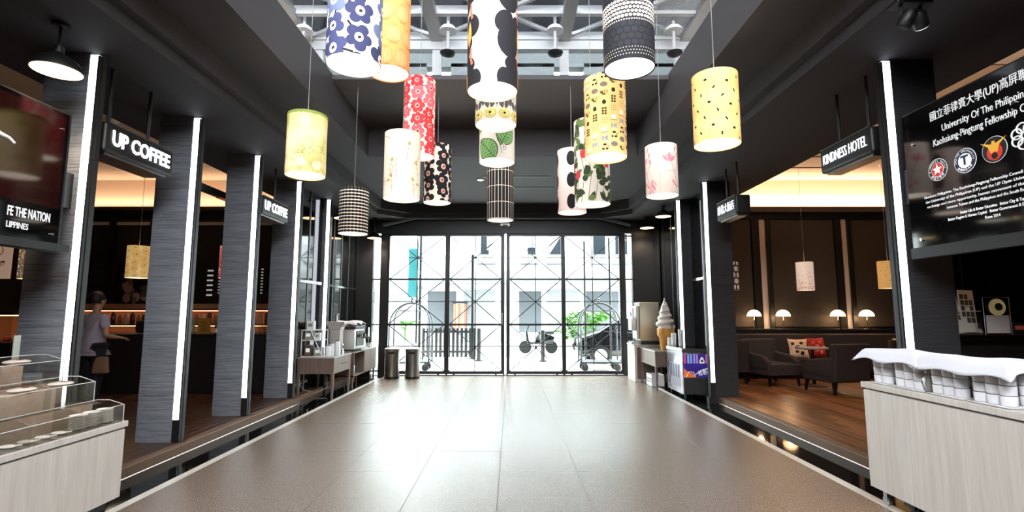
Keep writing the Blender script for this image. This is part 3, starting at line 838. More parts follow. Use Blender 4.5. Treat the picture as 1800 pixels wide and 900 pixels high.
# 16 magnolia
def d_mag(p):
    for a0 in (.07, -.30, .42):
        p.stroke([(a0 - .02, .42), (a0 + .01, .34), (a0 + .05, .22), (a0 + .10, .08)], .005, 2, 0)
        p.stroke([(a0 + .03, .28), (a0 - .04, .26)], .004, 2, 0); p.stroke([(a0 + .04, .25), (a0 + .1, .36), (a0 + .08, .5)], .004, 2, 0)
        for k in range(5): p.leaf(a0 - .03 + (k - 2) * .022, .42 + .012 * (2 - abs(k - 2)), .11, .045, 1.57 - (k - 2) * .42, k % 2, k % 3)
        for (x, y, r) in ((.09, .48, 1.4), (.10, .40, 1.9), (.02, .14, 2.2), (.06, .10, 2.4), (.06, .55, 1.2)): p.leaf(a0 + x, y, .08, .026, r, k % 2, 1)
    for k in range(6): p.leaf(-.20 + k * .012, .03 + .05 * (k % 3), .10, .025, 1.2 + .2 * k, k % 2, 0)
    p.stroke([(-.08, 0), (-.08, p.H)], .004, 3, 0)
pendant('cream drum lamp with a pink magnolia branch, small on the right', 1.84, 6.01, 2.90, 0.62, ZR_, fab('shell', '#f6e0d0', .62), d_mag, [fab('magnolia', '#e88a94', .55), fab('magnolia_pale', '#f0b0ae', .58), fab('twig_rose', '#8e5a54', .3), fab('seam', '#d2b8a2', .5)])
# 17 yellow blots with black dashes
def d_yel(p):
    for c in range(9):
        for r in range(6):
            p.flower(-W / 2 + (c + (.5 if r % 2 else 0)) * W / 9, .03 + r * .115, .088, r % 2, 0, 6, c + r, .22, .12)
    for k in range(58):
        a = -W / 2 + (k * .6180339 % 1) * W; h = (k + .5) / 64 * p.H
        p.rect(a, h, .030, .013, 2, 2, random.choice((2.2, -1.2, 1.5, .8))) if k % 3 else p.ell(a, h, .014, .011, 2, 2)
    p.stroke([(-.13, 0), (-.13, p.H)], .005, 3, 1)
pendant('yellow blossom drum lamp with short black dashes, large on the right', 1.79, 4.24, 2.94, 0.62, ZR_, fab('pale_yellow', '#f8e2ae', .65), d_yel, [fab('yellow', '#efc377', .62), fab('yellow2', '#f2cc80', .64), F_black, fab('seam2', '#c89a58', .4)])

# pendants of the coffee room and the lounge
ZC = 4.69
pendant('yellow blossom drum lamp glowing over the coffee counter', -7.35, 9.9, 2.17, 0.63, ZC, fab('pale_yellow', '#f8e2ae'), poppies(.15, .088, 2, None, 2, None, 6, .2), [fab('yellow', '#efc377'), fab('yellow2', '#f2cc80'), F_black])
pendant('red poppy drum lamp over the counter, beside the third left pillar', -5.53, 9.9, 2.17, 0.63, ZC, fab('blush', '#f0d5c4'), poppies(.15, .085, 2, 3, 4, None), [fab('red', '#d33a3e'), fab('rose', '#e8686c'), None or fab('red', '#d33a3e'), fab('pink_ring', '#f08a86'), F_black])
pendant('amber poppy drum lamp behind the nearest left pillar', -9.45, 9.9, 2.15, 0.63, ZC, fab('amber_ground', '#f0c47e'), poppies(.15, .088, 1, 1, None, None), [fab('taupe', '#a58c80'), fab('pale_cream', '#fbe9cf')])
def d_rings(p):
    for c in range(10):
        for r in range(5):
            p.arc(-W / 2 + (c + .5 * (r % 2)) * W / 10, .06 + r * .12, .032, .036, 0, 6.3, .016, 0, 0)
            p.ell(-W / 2 + (c + .5 * (r % 2)) * W / 10, .06 + r * .12, .012, .014, 0, 0)
pendant('white ring print drum lamp in the lounge, beside the dark pillar', 4.35, 10.0, 1.93, 0.56, ZC, fab('grey_black', '#4a4238', .3), d_rings, [F_white], R=0.155)
def d_pink(p):
    for k in range(260):
        h = abs(random.gauss(0, .15)); p.ell(random.uniform(-W / 2, W / 2), h, .012, .009, k % 2, 0, random.random() * 3, n=8)
pendant('pale pink drum lamp in the middle of the lounge', 5.84, 10.0, 1.93, 0.56, ZC, fab('shell', '#f6e0d0'), d_pink, [fab('rose_dust', '#d89a8a', .5), fab('rose_dust2', '#e6b6a4', .55)], R=0.155)
pendant('amber drum lamp with black dashes in the lounge, left of the tall black board', 7.50, 10.0, 1.97, 0.54, ZC, fab('amber2', '#efbf74', .6), lambda p: [p.rect(-W / 2 + (k * .618 % 1) * W, (k + .5) / 44 * p.H, .022, .009, 0, 1, random.choice((2.2, 1.5, .8))) for k in range(44)], [F_black], R=0.18)

# ------------------------------------------------------------------ black dome lamps along the soffits, spotlight
dl = None
DL = ((-3.54, 3.75, 3.37, 'nearest black dome lamp, glowing beside the red board'), (-3.42, 10.1, 3.40, 'black dome lamp on the left, behind the scallop print lamp'), (-3.28, 12.0, 3.27, 'farthest black dome lamp at the left end of the glass doors'),
      (3.25, 10.6, 3.53, 'black dome lamp under the pink magnolia lamp on the right'), (3.25, 11.9, 3.50, 'black dome lamp nearest the glass doors on the right'))
for x, y, z, lab in DL:
    if dl is None:
        dl = thing('dome_lamp', lab, 'lamp', (x, y, z), group='black dome lamps')
        MB().lathe([(0.17, 0.0), (0.165, 0.03), (0.13, 0.08), (0.07, 0.12), (0.035, 0.15), (0.03, 0.2), (0.001, 0.2)], 28).build('dome', M_black, dl)
        MB().lathe([(0.16, -0.002), (0.001, -0.012)], 28).build('diffuser', M_bulbw, dl)
        MB().tube([(0, 0, 0.2), (0, 0, Z0 - z)], 0.012, 8).build('stem', M_black, dl)
        MB().lathe([(0.06, Z0 - z - 0.03), (0.06, Z0 - z)], 20).build('ceiling_rose', M_black, dl)
    else:
        r = dup(dl, (x, y, z), label=lab)
        for c_ in r.children:
            if c_.name.startswith('stem') or c_.name.startswith('ceiling_rose'):
                me = c_.data.copy(); c_.data = me
                for v in me.vertices:
                    if v.co.z > 0.25: v.co.z += (Z0 - z) - (Z0 - DL[0][2])
for k_, (x_, y_, z_, lab_) in enumerate(DL):
    l_ = bpy.data.lights.new('dome_lamp_bulb', 'SPOT'); l_.energy = 130; l_.color = (1, .80, .58); l_.spot_size = 2.3; l_.spot_blend = .6; l_.shadow_soft_size = .12
    lo = bpy.data.objects.new('dome_lamp_bulb', l_); C.objects.link(lo); lo.location = (x_, y_, z_ - .03)
t = thing('spotlight', 'black twin spotlight on the ceiling above the notice board', 'light', (2.93, 3.48, Z0))
MB().cb(0, 0, -0.015, 0.26, 0.12, 0.03).build('base', M_black, t, 0.006)
for k, (dx, an) in enumerate(((-0.07, 0.4), (0.07, -0.7))):
    MB().tube([(dx, 0, -0.02), (dx, 0, -0.10)], 0.014, 8).build('arm', M_black, t)
    h = MB().lathe([(0.045, 0.0), (0.05, 0.01), (0.05, 0.10), (0.03, 0.13), (0.001, 0.13)], 20).build('head', M_black, t, loc=(dx, 0, -0.19))
    h.rotation_euler = (0.5, an, 0)
    l = MB().lathe([(0.043, -0.002), (0.001, -0.002)], 20).build('lens', M_led if k else M_black, h)

l_ = bpy.data.lights.new('spotlight_bulb', 'SPOT'); l_.energy = 90; l_.color = (.93, .96, 1); l_.spot_size = .95; l_.spot_blend = .5; l_.shadow_soft_size = .05
lo = bpy.data.objects.new('spotlight_bulb', l_); C.objects.link(lo); lo.location = (2.98, 3.46, Z0 - .24)
lo.rotation_euler = Vector((-.35, .15, -2.6)).to_track_quat('-Z', 'Y').to_euler()
# ------------------------------------------------------------------ hanging lit signs
def sign(x, y0, y1, z, h, d, text, label, s, face, bold=0.004):
    """face=+1: lettering faces +x"""
    L = y1 - y0
    t = thing('hanging_sign', label, 'sign', (x, (y0 + y1) / 2, z))
    MB().box(min(0, -face * d), max(0, -face * d), -L / 2, L / 2, -h / 2, h / 2).build('sign_box', M_black, t, 0.03, 3)
    MB().box(min(0, -face * d) + 0.04, max(0, -face * d) - 0.04, -L / 2 + 0.05, L / 2 - 0.05, -h / 2 - 0.02, -h / 2 + 0.01).build('base_plate', M_steel, t)
    MB().box(-0.006 if face > 0 else -0.008, 0.008 if face > 0 else 0.006, -L / 2 + 0.02, L / 2 - 0.02, h / 2 - 0.008, h / 2 + 0.004).build('top_trim', M_steel, t)
    for k in (-0.28, 0.28):
        MB().tube([(-face * d / 2, k * L, h / 2 - 0.01), (-face * d / 2, k * L, Z0 - z)], 0.016, 8).build('hanger_rod', M_black, t)
    rot = (PI / 2, 0, PI / 2) if face > 0 else (PI / 2, 0, -PI / 2)
    letters(text, s, M_txt if bold > 0 else mat('lit_letters_soft', '#ffffff', .4, emit=1.0, ecol='#f2f8ff'), t, (face * 0.006, 0, 0.0), rot, 0.004, bold, 'CENTER', width=L * 0.84)
sign(-3.57, 4.30, 5.20, 3.05, 0.27, 0.30, 'UP COFFEE', 'near black hanging sign with white lit coffee lettering', 0.19, 1)
sign(-3.57, 7.12, 7.98, 3.05, 0.27, 0.30, 'UP COFFEE', 'far black hanging sign with white lit coffee lettering', 0.19, 1)
sign(3.30, 4.47, 5.24, 3.08, 0.25, 0.22, 'KINDNESS HOTEL', 'black hanging sign with white Latin hotel lettering, next to the notice board', 0.15, -1, -0.002)
sign(3.30, 7.27, 7.96, 3.08, 0.29, 0.22, '\u5eb7\u6a4b\u5927\u98ef\u5e97', 'black hanging sign with white Chinese lettering by the dark pillar', 0.16, -1, -0.003)

# ------------------------------------------------------------------ notice board with emblems, right
BX = 3.36
t = thing('notice_board', 'tall black glass notice board with white lettering and round emblems', 'board', (BX, 4.18, 2.03))
# local: +y is towards the hall's far end; text runs from far to near -> local -y
MB().box(0, 0.02, -1.85, 0.0, 0.0, 1.13).build('board_panel', M_blackg, t)
MB().box(0.02, 0.05, -1.85, 0.02, -0.06, 1.15).box(-0.006, 0.05, -1.85, 0.02, -0.09, -0.001).build('board_frame', M_black, t)
for y in (-0.10, -0.95):
    for z in (0.06, 0.86): MB().tube([(-0.014, y, z), (0.0, y, z)], 0.012, 10).build('standoff', M_chrome, t)
MB().bar((0.10, -0.12, 0.55), (0.10, 0.14, 0.55), 0.06, 0.3).bar((0.04, -0.10, 0.55), (0.12, -0.10, 0.55), 0.06, 0.3).build('wall_bracket', M_black, t)
RR = (PI / 2, 0, -PI / 2)
def bt(body, size, y, z, width=None, al='LEFT', bold=0.0): return letters(body, size, M_print, t, (-0.003, y, z), RR, 0.001, bold, al, width=width)
bt('\u570b\u7acb\u83f2\u5f8b\u8cd3\u5927\u5b78(UP)\u9ad8\u5c4f\u806f\u8abc\u6703', 0.085, -0.28, 1.015, 0.90)
bt('University Of The Philippines', 0.078, -0.38, 0.895, 0.68)
bt('Kaohsiung-Pingtung Fellowship Council', 0.078, -0.29, 0.80, 0.85)
for s_, w_, y_, z_ in (('Northern Philippines. The Kaohsiung-Pingtung Fellowship Council to support', 0.93, -0.16, .39), ('the University of the Philippines (UP) and the UP Open University and', 0.90, -0.17, .35),
                   ('exchange and more opportunity, human movement of the South', 0.86, -0.18, .31), ('between Taiwan and the Philippines and the South East Asia. Our', 0.72, -0.36, .27),
                   ('Better Life & Better Education   Better City & Top University', 0.58, -0.47, .21), ('Better Region & Human Capital   Better Government & Enduring Bonds', 0.72, -0.36, .175), ('From 2014', 0.11, -0.66, .135)):
    bt(s_, 0.030, y_, z_, w_)
E_red = mat('emblem_red', '#c8342e', 0.5, emit=0.25); E_navy = mat('emblem_navy', '#1b2140', 0.5, emit=0.2); E_gold = mat('emblem_gold', '#d9a23a', 0.5, emit=0.3); E_dark = mat('emblem_dark', '#141414', 0.5)
def disc(y, z, r, m, lay, parent, n=40):
    return MB().tube([(-0.001 - lay * 0.0012, y, z), (-0.002 - lay * 0.0012, y, z)], r, n).build('emblem_disc', m, parent)
def ring_text(body, y, z, r, a0, a1, size, parent, flip=False, m=None):
    n = len(body)
    for i, chh in enumerate(body):
        if chh == ' ': continue
        a = a0 + (a1 - a0) * i / max(n - 1, 1)
        # screen right = -y
        o = letters(chh, size, m or M_print, parent, (-0.0068, y - r * math.cos(a), z + r * math.sin(a)), (0, 0, 0), 0.0003, 0.0003, 'CENTER')
        tw = (a + PI / 2) if flip else (a - PI / 2)
        o.rotation_euler = (Matrix.Rotation(-PI / 2, 3, 'Z') @ Matrix.Rotation(PI / 2, 3, 'X') @ Matrix.Rotation(tw, 3, 'Z')).to_euler()
def emblem(label, y, z, r):
    e = bpy.data.objects.new(label, None); C.objects.link(e); e.parent = t
    return e
e = emblem('star_emblem', 0, 0, 0); ey, ez, er = -0.31, 0.585, 0.088
disc(ey, ez, er, M_print, 0, e); disc(ey, ez, er * .95, E_dark, 1, e); disc(ey, ez, er * .64, M_print, 2, e); disc(ey, ez, er * .60, E_red, 3, e)
pts = [(ey - (er * .52 if k % 2 == 0 else er * .21) * math.cos(PI / 2 + k * PI / 5), ez + (er * .52 if k % 2 == 0 else er * .21) * math.sin(PI / 2 + k * PI / 5)) for k in range(10)]
MB().prism(pts, 'x', -0.0075, -0.005).build('star', M_print, e)
ring_text('KINDNESS HOTEL', ey, ez, er * .79, PI * 1.02, -PI * .02, 0.020, e); ring_text('\u5eb7\u6a4b\u5927\u98ef\u5e97', ey, ez, er * .79, PI * 1.25, PI * 1.75, 0.023, e, True)
e = emblem('letter_emblem', 0, 0, 0); ey, ez, er = -0.55, 0.585, 0.092
disc(ey, ez, er, M_print, 0, e); disc(ey, ez, er * .95, E_navy, 1, e); disc(ey, ez, er * .60, M_print, 2, e)
letters('T', er * 1.05, E_navy, e, (-0.006, ey, ez), RR, 0.001, 0.003, 'CENTER')
ring_text('SHU-TE UNIVERSITY', ey, ez, er * .78, PI * 1.02, -PI * .02, 0.019, e); ring_text('\u6a39\u5fb7\u79d1\u6280\u5927\u5b78', ey, ez, er * .78, PI * 1.25, PI * 1.75, 0.021, e, True)
e = emblem('eagle_emblem', 0, 0, 0); ey, ez, er = -0.78, 0.595, 0.092
disc(ey, ez, er, M_print, 0, e); disc(ey, ez, er * .96, E_dark, 1, e); disc(ey, ez - .02, er * .62, E_red, 2, e); disc(ey, ez - .045, er * .24, E_dark, 3, e)
q = lambda a, b: (ey - a * .8, ez + b * .8)
MB().prism([q(0, -.02), q(.03, -.03), q(.05, .03), q(.12, .085), q(.04, .055), q(.018, .05), q(.012, .075), q(-.012, .075), q(-.018, .05), q(-.04, .055), q(-.12, .085), q(-.05, .03), q(-.03, -.03)][::1], 'x', -0.0078, -0.006).build('eagle', E_gold, e)
e = emblem('leaf_emblem', 0, 0, 0); ey, ez = -0.99, 0.62
for k in range(7):
    a = k * 2 * PI / 7
    MB().tube([(-0.003, ey - .055 * math.cos(a) - .035 * math.cos(u), ez + .055 * math.sin(a) + .035 * math.sin(u)) for u in [j * PI / 6 for j in range(12)]], 0.005, 6, closed=True).build('petal_outline', M_print, e)

# ------------------------------------------------------------------ red poster board, left
BL = -3.50
t = thing('poster_board', 'dark red glossy poster board with white lettering, cut by the left frame edge', 'board', (BL, 3.86, 2.02))
M_redp = mat('dark_red_print', '#1c0605', 0.07, spec=0.6, noise=((4, 4, 4), '#300c08', 0.3))
MB().box(-0.02, 0.0, -1.6, 0.0, 0.0, 1.03).build('board_panel', M_blackg, t)
MB().box(0.0, 0.003, -1.6, -0.03, 0.27, 1.0).build('poster_print', M_redp, t)
MB().box(-0.07, -0.02, -1.6, 0.04, -0.05, 1.05).box(-0.07, 0.06, -1.6, 0.04, -0.06, -0.002).build('board_frame', M_black, t)
MB().bar((-0.25, -0.12, 0.5), (-0.25, 0.345, 0.5), 0.05, 0.3).bar((-0.06, -0.12, 0.5), (-0.27, -0.12, 0.5), 0.05, 0.3).build('wall_bracket', M_black, t)
for z in (0.07, 0.9): MB().tube([(0, -0.06, z), (0.014, -0.06, z)], 0.01, 10).build('standoff', M_chrome, t)
letters('FE THE NATION', 0.095, M_print, t, (0.004, -0.085, 0.185), (PI / 2, 0, PI / 2), 0.001, 0.002, 'RIGHT', width=0.325)
letters('LIPPINES', 0.06, M_print, t, (0.004, -0.25, 0.09), (PI / 2, 0, PI / 2), 0.001, 0.001, 'RIGHT', width=0.16)
swb = MB().tube([(0.006, -0.60, 0.74), (0.007, -0.53, 0.70), (0.006, -0.46, 0.69), (0.007, -0.42, 0.665)], 0.016, 8, r2=0.008).build('white_brush_stroke', M_print, t)

# ------------------------------------------------------------------ trolleys
def trolley(label, x0, x1, y0, y1, zb, zt, name='trolley', leg=True, panels=3, face=-1):
    t = thing(name, label, 'trolley', ((x0 + x1) / 2, (y0 + y1) / 2, 0))
    hx, hy = (x1 - x0) / 2, (y1 - y0) / 2
    MB().box(-hx, hx, -hy, hy, zt - 0.045, zt).build('top', M_ash, t, 0.003)
    MB().box(-hx + 0.018, hx - 0.018, -hy + 0.018, hy - 0.018, zb, zt - 0.055).build('carcass', M_ash, t, 0.002)
    MB().box(-hx + 0.02, hx - 0.02, -hy + 0.02, hy - 0.02, zt - 0.056, zt - 0.044).build('shadow_gap', M_black, t)
    n = panels
    for k in range(n):
        a = -hy + 0.02 + k * (2 * hy - 0.04) / n; b_ = a + (2 * hy - 0.04) / n
        fx = face * (hx - 0.018)
        MB().box(*sorted((fx, fx + face * 0.012)), a + 0.0015, b_ - 0.0015, zb, zt - 0.06).build('panel', M_ash, t, 0.0015)
    if leg:
        for sx in (-1, 1):
            for sy in (-1, 1):
                c_ = MB().tube([(-0.012, 0, 0.035), (0.012, 0, 0.035)], 0.035, 16).box(-0.016, 0.016, -0.02, 0.02, 0.04, zb).build('caster', M_steel, t, loc=(sx * (hx - 0.09), sy * (hy - 0.08), 0))
    else:
        MB().box(-hx + 0.08, hx - 0.08, -hy + 0.06, hy - 0.06, 0, zb).build('plinth', M_black, t)
    return t
RZ = 0.94
trolley('long pale ash trolley with white covered stacks on top', 2.86, 3.55, 2.84, 4.22, 0.13, RZ)
trolley('second pale ash trolley, cut by the right frame edge', 2.83, 3.55, 1.55, 2.80, 0.13, RZ + 0.005, panels=2)
LZ = 0.65
trolley('low pale ash counter carrying clear acrylic display boxes', -3.85, -3.03, 2.0, 4.12, 0.08, LZ, name='display_counter', leg=False, panels=4, face=1)

# ------------------------------------------------------------------ white stacks, trays and cloths on the right trolley
tray = None
TR = ((2.985, 4.03, 'far end of the row'), (2.985, 3.76, 'second'), (2.985, 3.43, 'third'), (2.985, 3.12, 'nearest'))
TL = ('small white tray at the far end of the pale trolley', 'second white tray from the far end of the pale trolley', 'third white tray on the pale trolley, right of the foil packet', 'white tray nearest the right frame edge')
TN = ('tray at the far end', 'second tray', 'third tray', 'nearest tray')
for (x, y, _), lab, n, tn in zip(TR, TL, (2, 3, 3, 3), TN):
    w, d = 0.24, 0.085 * n + 0.02
    t = MB().taper(0, 0, 0.0, 0.012, w - 0.02, d - 0.02, w, d).build('tray', M_porc, None, 0.004, 2)
    t.location = (x, y, RZ); tag(t, lab, 'tray', 'white trays under the stacks')
    for k in range(n):
        for r in range(2):
            for q in range(4):
                cx, cy = x - 0.062 + r * 0.115, y + (k - (n - 1) / 2) * 0.085
                if tray is None:
                    tray = MB().lathe([(0.001, 0.004), (0.034, 0.0), (0.039, 0.004), (0.0418, 0.056), (0.0405, 0.0585), (0.039, 0.056), (0.034, 0.010), (0.001, 0.010)], 20).build('cup', M_porc)
                    o = tray
                else:
                    o = tray.copy(); C.objects.link(o)
                o.location = (cx, cy, RZ + 0.0125 + q * 0.0592)
                if k == n - 1 and False: pass
                tag(o, '%s white cup of the %s %s stack, %s' % (('bottom', 'second lowest', 'second highest', 'top')[q], ('front', 'rear')[r], ('nearest', 'second', 'third')[k], tn), 'cup', 'stacked white cups under the cloths')
def drape(name, label, x0, x1, y0, y1, z, drop, seed):
    random.seed(seed)
    nx, ny = 26, 40
    hx, hy = (x1 - x0) / 2, (y1 - y0) / 2
    vs = []; ph = [random.uniform(0, 6) for _ in range(6)]
    over = 0.10
    for j in range(ny + 1):
        for i in range(nx + 1):
            u = -hx - over + (2 * hx + 2 * over) * i / nx; v = -hy - over + (2 * hy + 2 * over) * j / ny
            ex, ey_ = max(abs(u) - hx, 0), max(abs(v) - hy, 0)
            e_ = max(ex, ey_)
            fold = 0.5 + 0.5 * math.sin(v * 17 + ph[0]) * math.cos(u * 9 + ph[1])
            z_ = 0.012 * math.sin(u * 14 + ph[2]) * math.sin(v * 11 + ph[3]) * (1 if e_ == 0 else 0.3) + 0.012
            X, Y = u, v
            if e_ > 0:
                k = drop * (0.45 + 0.95 * fold)
                z_ -= e_ / over * k
                sx = math.copysign(1, u); sy = math.copysign(1, v)
                flare = 0.2 + 0.55 * fold
                if ex > 0: X = sx * (hx + ex * flare)
                if ey_ > 0: Y = sy * (hy + ey_ * (flare + 0.15))
            vs.append((X, Y, max(z_, -0.2)))
    fs = [(j * (nx + 1) + i, j * (nx + 1) + i + 1, (j + 1) * (nx + 1) + i + 1, (j + 1) * (nx + 1) + i) for j in range(ny) for i in range(nx)]
    o = MB().add(vs, fs, 0, True).build(name, M_cloth)
    m = o.modifiers.new('thickness', 'SOLIDIFY'); m.thickness = 0.004; m.offset = 1
    o.location = ((x0 + x1) / 2, (y0 + y1) / 2, z)
    return tag(o, label, 'cloth', 'white cloths over the stacks')
ZC_ = RZ + 0.0125 + 4 * 0.0592 + 0.004
drape('cloth', 'crumpled white cloth over the two farther cup stacks, with a pointed far end', 2.86, 3.11, 3.62, 4.15, ZC_, 0.085, 3)
drape('cloth', 'crumpled white cloth over the two nearer cup stacks', 2.86, 3.11, 2.96, 3.575, ZC_, 0.095, 11)
t = thing('foil_packet', 'crumpled silver foil packet between the two covered cup groups', 'packet', (2.93, 3.60, RZ))
random.seed(4)
mbp = MB(); mbp.ball((0, 0, 0.07), 0.05, 0.03, 0.07, nu=12, nv=8)
mbp.v = [(x + random.uniform(-.007, .007), y + random.uniform(-.006, .006), max(z + random.uniform(-.007, .007), 0)) for x, y, z in mbp.v]
mbp.build('wrap', mat('silver_foil', '#c9c7c4', 0.3, 0.8), t)
MB().cb(0, 0, 0.145, 0.06, 0.012, 0.02).build('crimp', M_white, t)

# ------------------------------------------------------------------ acrylic display boxes on the left counter
def acrylic_box(mbx, x0, x1, y0, y1, z0, z1, zf):
    """open box, front (towards the hall, +x) lower than the back"""
    th = 0.004
    mbx.box(x0, x1, y0, y1, z0, z0 + th)
    mbx.box(x0, x0 + th, y0, y1, z0, z1)
    mbx.box(x1 - th, x1, y0, y1, z0, zf)
    for y in (y0, y1 - th):
        mbx.prism([(x0, z0), (x1, z0), (x1, zf), (x0 + (x1 - x0) * .45, z1), (x0, z1)], 'y', y, y + th)
M_card = mat('kraft_card', '#c0a28f', 0.7, noise=((20, 20, 20), '#d6bcaa', 0.3))
M_red = mat('red_sticker', '#8e2e22', 0.6)
M_cream = mat('cream_ware', '#f0ebe2', 0.35)
M_pkt = mat('clear_wrap', '#d8cdc2', 0.25)
def display(label, x0, x1, y0, y1, z0, z1, zf, n, content, k0):
    L = y1 - y0
    t = thing('display_box', label, 'display box', ((x0 + x1) / 2, (y0 + y1) / 2, z0), group='acrylic display boxes')
    hx, hy = (x1 - x0) / 2, L / 2
    m1 = MB(); acrylic_box(m1, -hx, hx, -hy, hy, 0, z1 - z0, zf - z0); m1.build('acrylic_shell', M_acryl, t)
    e_ = MB(); H1, H0 = z1 - z0, zf - z0
    for y in (-hy, hy):
        e_.tube([(hx, y, 0), (hx, y, H0), (hx - 1.1 * hx, y, H1), (-hx, y, H1)], 0.003, 5)
    e_.tube([(hx, -hy, H0), (hx, hy, H0)], 0.003, 5).tube([(-hx, -hy, H1), (-hx, hy, H1)], 0.003, 5)
    e_.build('polished_edge', M_acedge, t)
    for k in range(1, n):
        y = -hy + k * L / n
        MB().prism([(-hx, 0.004), (hx - .004, 0.004), (hx - .004, H0), (-hx * .1, H1), (-hx, H1)], 'y', y - .002, y + .002).build('divider', M_acryl, t)
    if content == 'card':
        MB().box(-hx + .03, hx - .05, -hy + .01, hy * .62, .004, H1 * .72).build('riser', M_card, t)
    return t
T1 = display('lowest and frontmost clear acrylic box, holding stacked cream bowls', -3.26, -3.045, 2.55, 4.08, LZ, LZ + .165, LZ + .13, 4, '', 0)
T2z = LZ + 0.15
t = MB().box(-3.80, -3.27, 2.4, 4.05, LZ, LZ + .15).build('display_step', M_card); tag(t, 'tan card covered step under the two upper rows of acrylic boxes', 'riser')
T2 = display('middle clear acrylic box with red stickers, above the bowls', -3.49, -3.265, 2.55, 4.05, T2z, T2z + .20, T2z + .16, 4, 'card', 0)
t = MB().box(-3.80, -3.50, 2.4, 4.03, T2z, T2z + .17).build('display_step', M_card); tag(t, 'upper tan step carrying the topmost acrylic box', 'riser')
T3z = T2z + 0.17
T3 = display('topmost clear acrylic box, farthest from the hall', -3.74, -3.50, 2.55, 4.02, T3z, T3z + .20, T3z + .16, 3, 'card', 0)
bowl = None
for sn, y in zip(('farthest', 'second', 'third', 'fourth', 'fifth', 'nearest'), (4.00, 3.88, 3.76, 3.02, 2.90, 2.78)):
    for k in range(8):
        if bowl is None:
            bowl = MB().lathe([(0.001, 0.0), (0.032, 0.0), (0.036, 0.003), (0.056, 0.017), (0.0545, 0.0185), (0.034, 0.006), (0.001, 0.005)], 24).build('bowl', M_cream); o = bowl
        else: o = bowl.copy(); C.objects.link(o)
        o.location = (-3.13, y, LZ + 0.006 + k * 0.0125)
        tag(o, '%s cream bowl in the %s stack inside the lowest acrylic box' % (('bottom', 'second lowest', 'third lowest', 'fourth lowest', 'fourth highest', 'third highest', 'second highest', 'top')[k], sn), 'bowl', 'stacked cream bowls in the lowest acrylic box')
spoon = None
for sn, y in zip(('farthest', 'second farthest', 'second nearest', 'nearest'), (3.62, 3.50, 3.38, 3.26)):
    if spoon is None:
        spoon = MB().ball((0, 0, .012), .05, .035, .012, nu=12, nv=6).tube([(0.04, 0, .014), (.075, 0.02, .02)], .006, 6).build('cream_dish', M_cream); o = spoon
    else: o = spoon.copy(); C.objects.link(o)
    o.location = (-3.14, y, LZ + 0.005); tag(o, sn + ' small flat cream dish between the two groups of stacked bowls', 'dish', 'flat cream dishes in the lowest acrylic box')
pk = None
for (x, z, ys, lab) in ((-3.36, T2z + .152, (3.85, 3.55, 3.25, 2.95), 'clear wrapped packet with a red sticker in the middle acrylic box'), (-3.61, T3z + .152, (3.75, 3.35, 2.95), 'clear wrapped packet with a red sticker in the topmost acrylic box')):
    for y, sn in zip(ys, ('farthest', 'second', 'third', 'nearest')):
        lab = sn + ' ' + lab.split(' ', 1)[1] if lab.split()[0] != 'clear' else sn + ' ' + lab
        pk0 = pk
        if pk is None:
            pk = thing('snack_packet', lab, 'packet', (x, y, z), group='wrapped packets in the acrylic boxes')
            b0 = MB().ball((0, 0, 0.018), .07, .09, .018, nu=14, nv=6).build('wrap', M_pkt, pk)
            MB().ball((0.02, 0, 0.034), .022, .03, .004, nu=12, nv=4).build('sticker', M_red, pk)
        else: dup(pk, (x, y, z), label=lab)
# two slim price cards on stems
for y, lab in ((3.90, 'slim clear card holder behind the topmost acrylic box, nearer the slate pillar'), (3.05, 'slim clear card holder at the left frame edge')):
    t = thing('card_holder', lab, 'card holder', (-3.77, y, T2z + .165))
    MB().cb(0, 0, 0.01, .05, .05, .02).build('foot', M_steel, t); MB().box(-.004, .004, -.025, .025, .02, .36).build('blade', mat('frosted_acrylic', '#aab0a2', 0.3), t)
# ------------------------------------------------------------------ left side table, sideboard and what stands on them
t = thing('side_table', 'walnut side table with tapered legs under the white wire rack', 'table', (-3.39, 9.375, 0))
TZ = 0.725
MB().box(-.33, .33, -.475, .475, TZ - .022, TZ).build('table_top', mat('grey_stone_top', '#a9a5a1', 0.25), t, .004)
for nm, bx_ in (('apron', (-.315, .315, -.46, -.44)), ('apron', (-.315, .315, .44, .46)), ('apron', (.295, .315, -.44, .44)), ('apron', (-.315, -.295, -.44, .44))):
    MB().box(*bx_, TZ - .29, TZ - .022).build(nm, M_walnut, t)
for sx in (-1, 1):
    for sy in (-1, 1): MB().taper(sx * .295, sy * .44, 0, TZ - .022, .028, .028, .055, .055, dx=0, dy=0).build('leg', M_walnut, t)
MB().cb(.318, .1, TZ - .15, .006, .3, .012).build('drawer_groove', M_black, t)
t = thing('sideboard', 'walnut sideboard with an open niche beside the glass doors', 'cabinet', (-3.33, 10.93, 0))
MB().box(-.25, .25, -.83, .83, TZ - .03, TZ).build('top', mat('grey_stone_top'), t, .004)
MB().box(-.24, -.22, -.82, .82, .24, TZ - .03).box(-.24, .24, -.82, .82, .24, .26).box(-.24, .24, -.82, -.80, .24, TZ - .03).box(-.24, .24, -.12, -.10, .24, TZ - .03).box(-.24, .24, .80, .82, .24, TZ - .03).build('carcass', M_walnut, t)
for y0 in (-.10, .35): MB().box(.22, .242, y0 + .004, y0 + .446, .262, TZ - .034).build('door', M_walnut, t, .002)
for sx in (-.2, .2):
    for sy in (-.78, .78): MB().taper(sx, sy, 0, .24, .03, .03, .045, .045).build('leg', M_walnut, t)
t = thing('paper_bag', 'crumpled white paper bag in the niche of the sideboard', 'bag', (-3.28, 10.42, .26))
random.seed(2)
b_ = MB().taper(0, 0, 0, .16, .16, .2, .18, .22)
b_.build('bag_body', M_cloth, t, .012, 2); MB().taper(0, 0, .155, .21, .10, .2, .02, .14).build('folded_top', M_cloth, t)
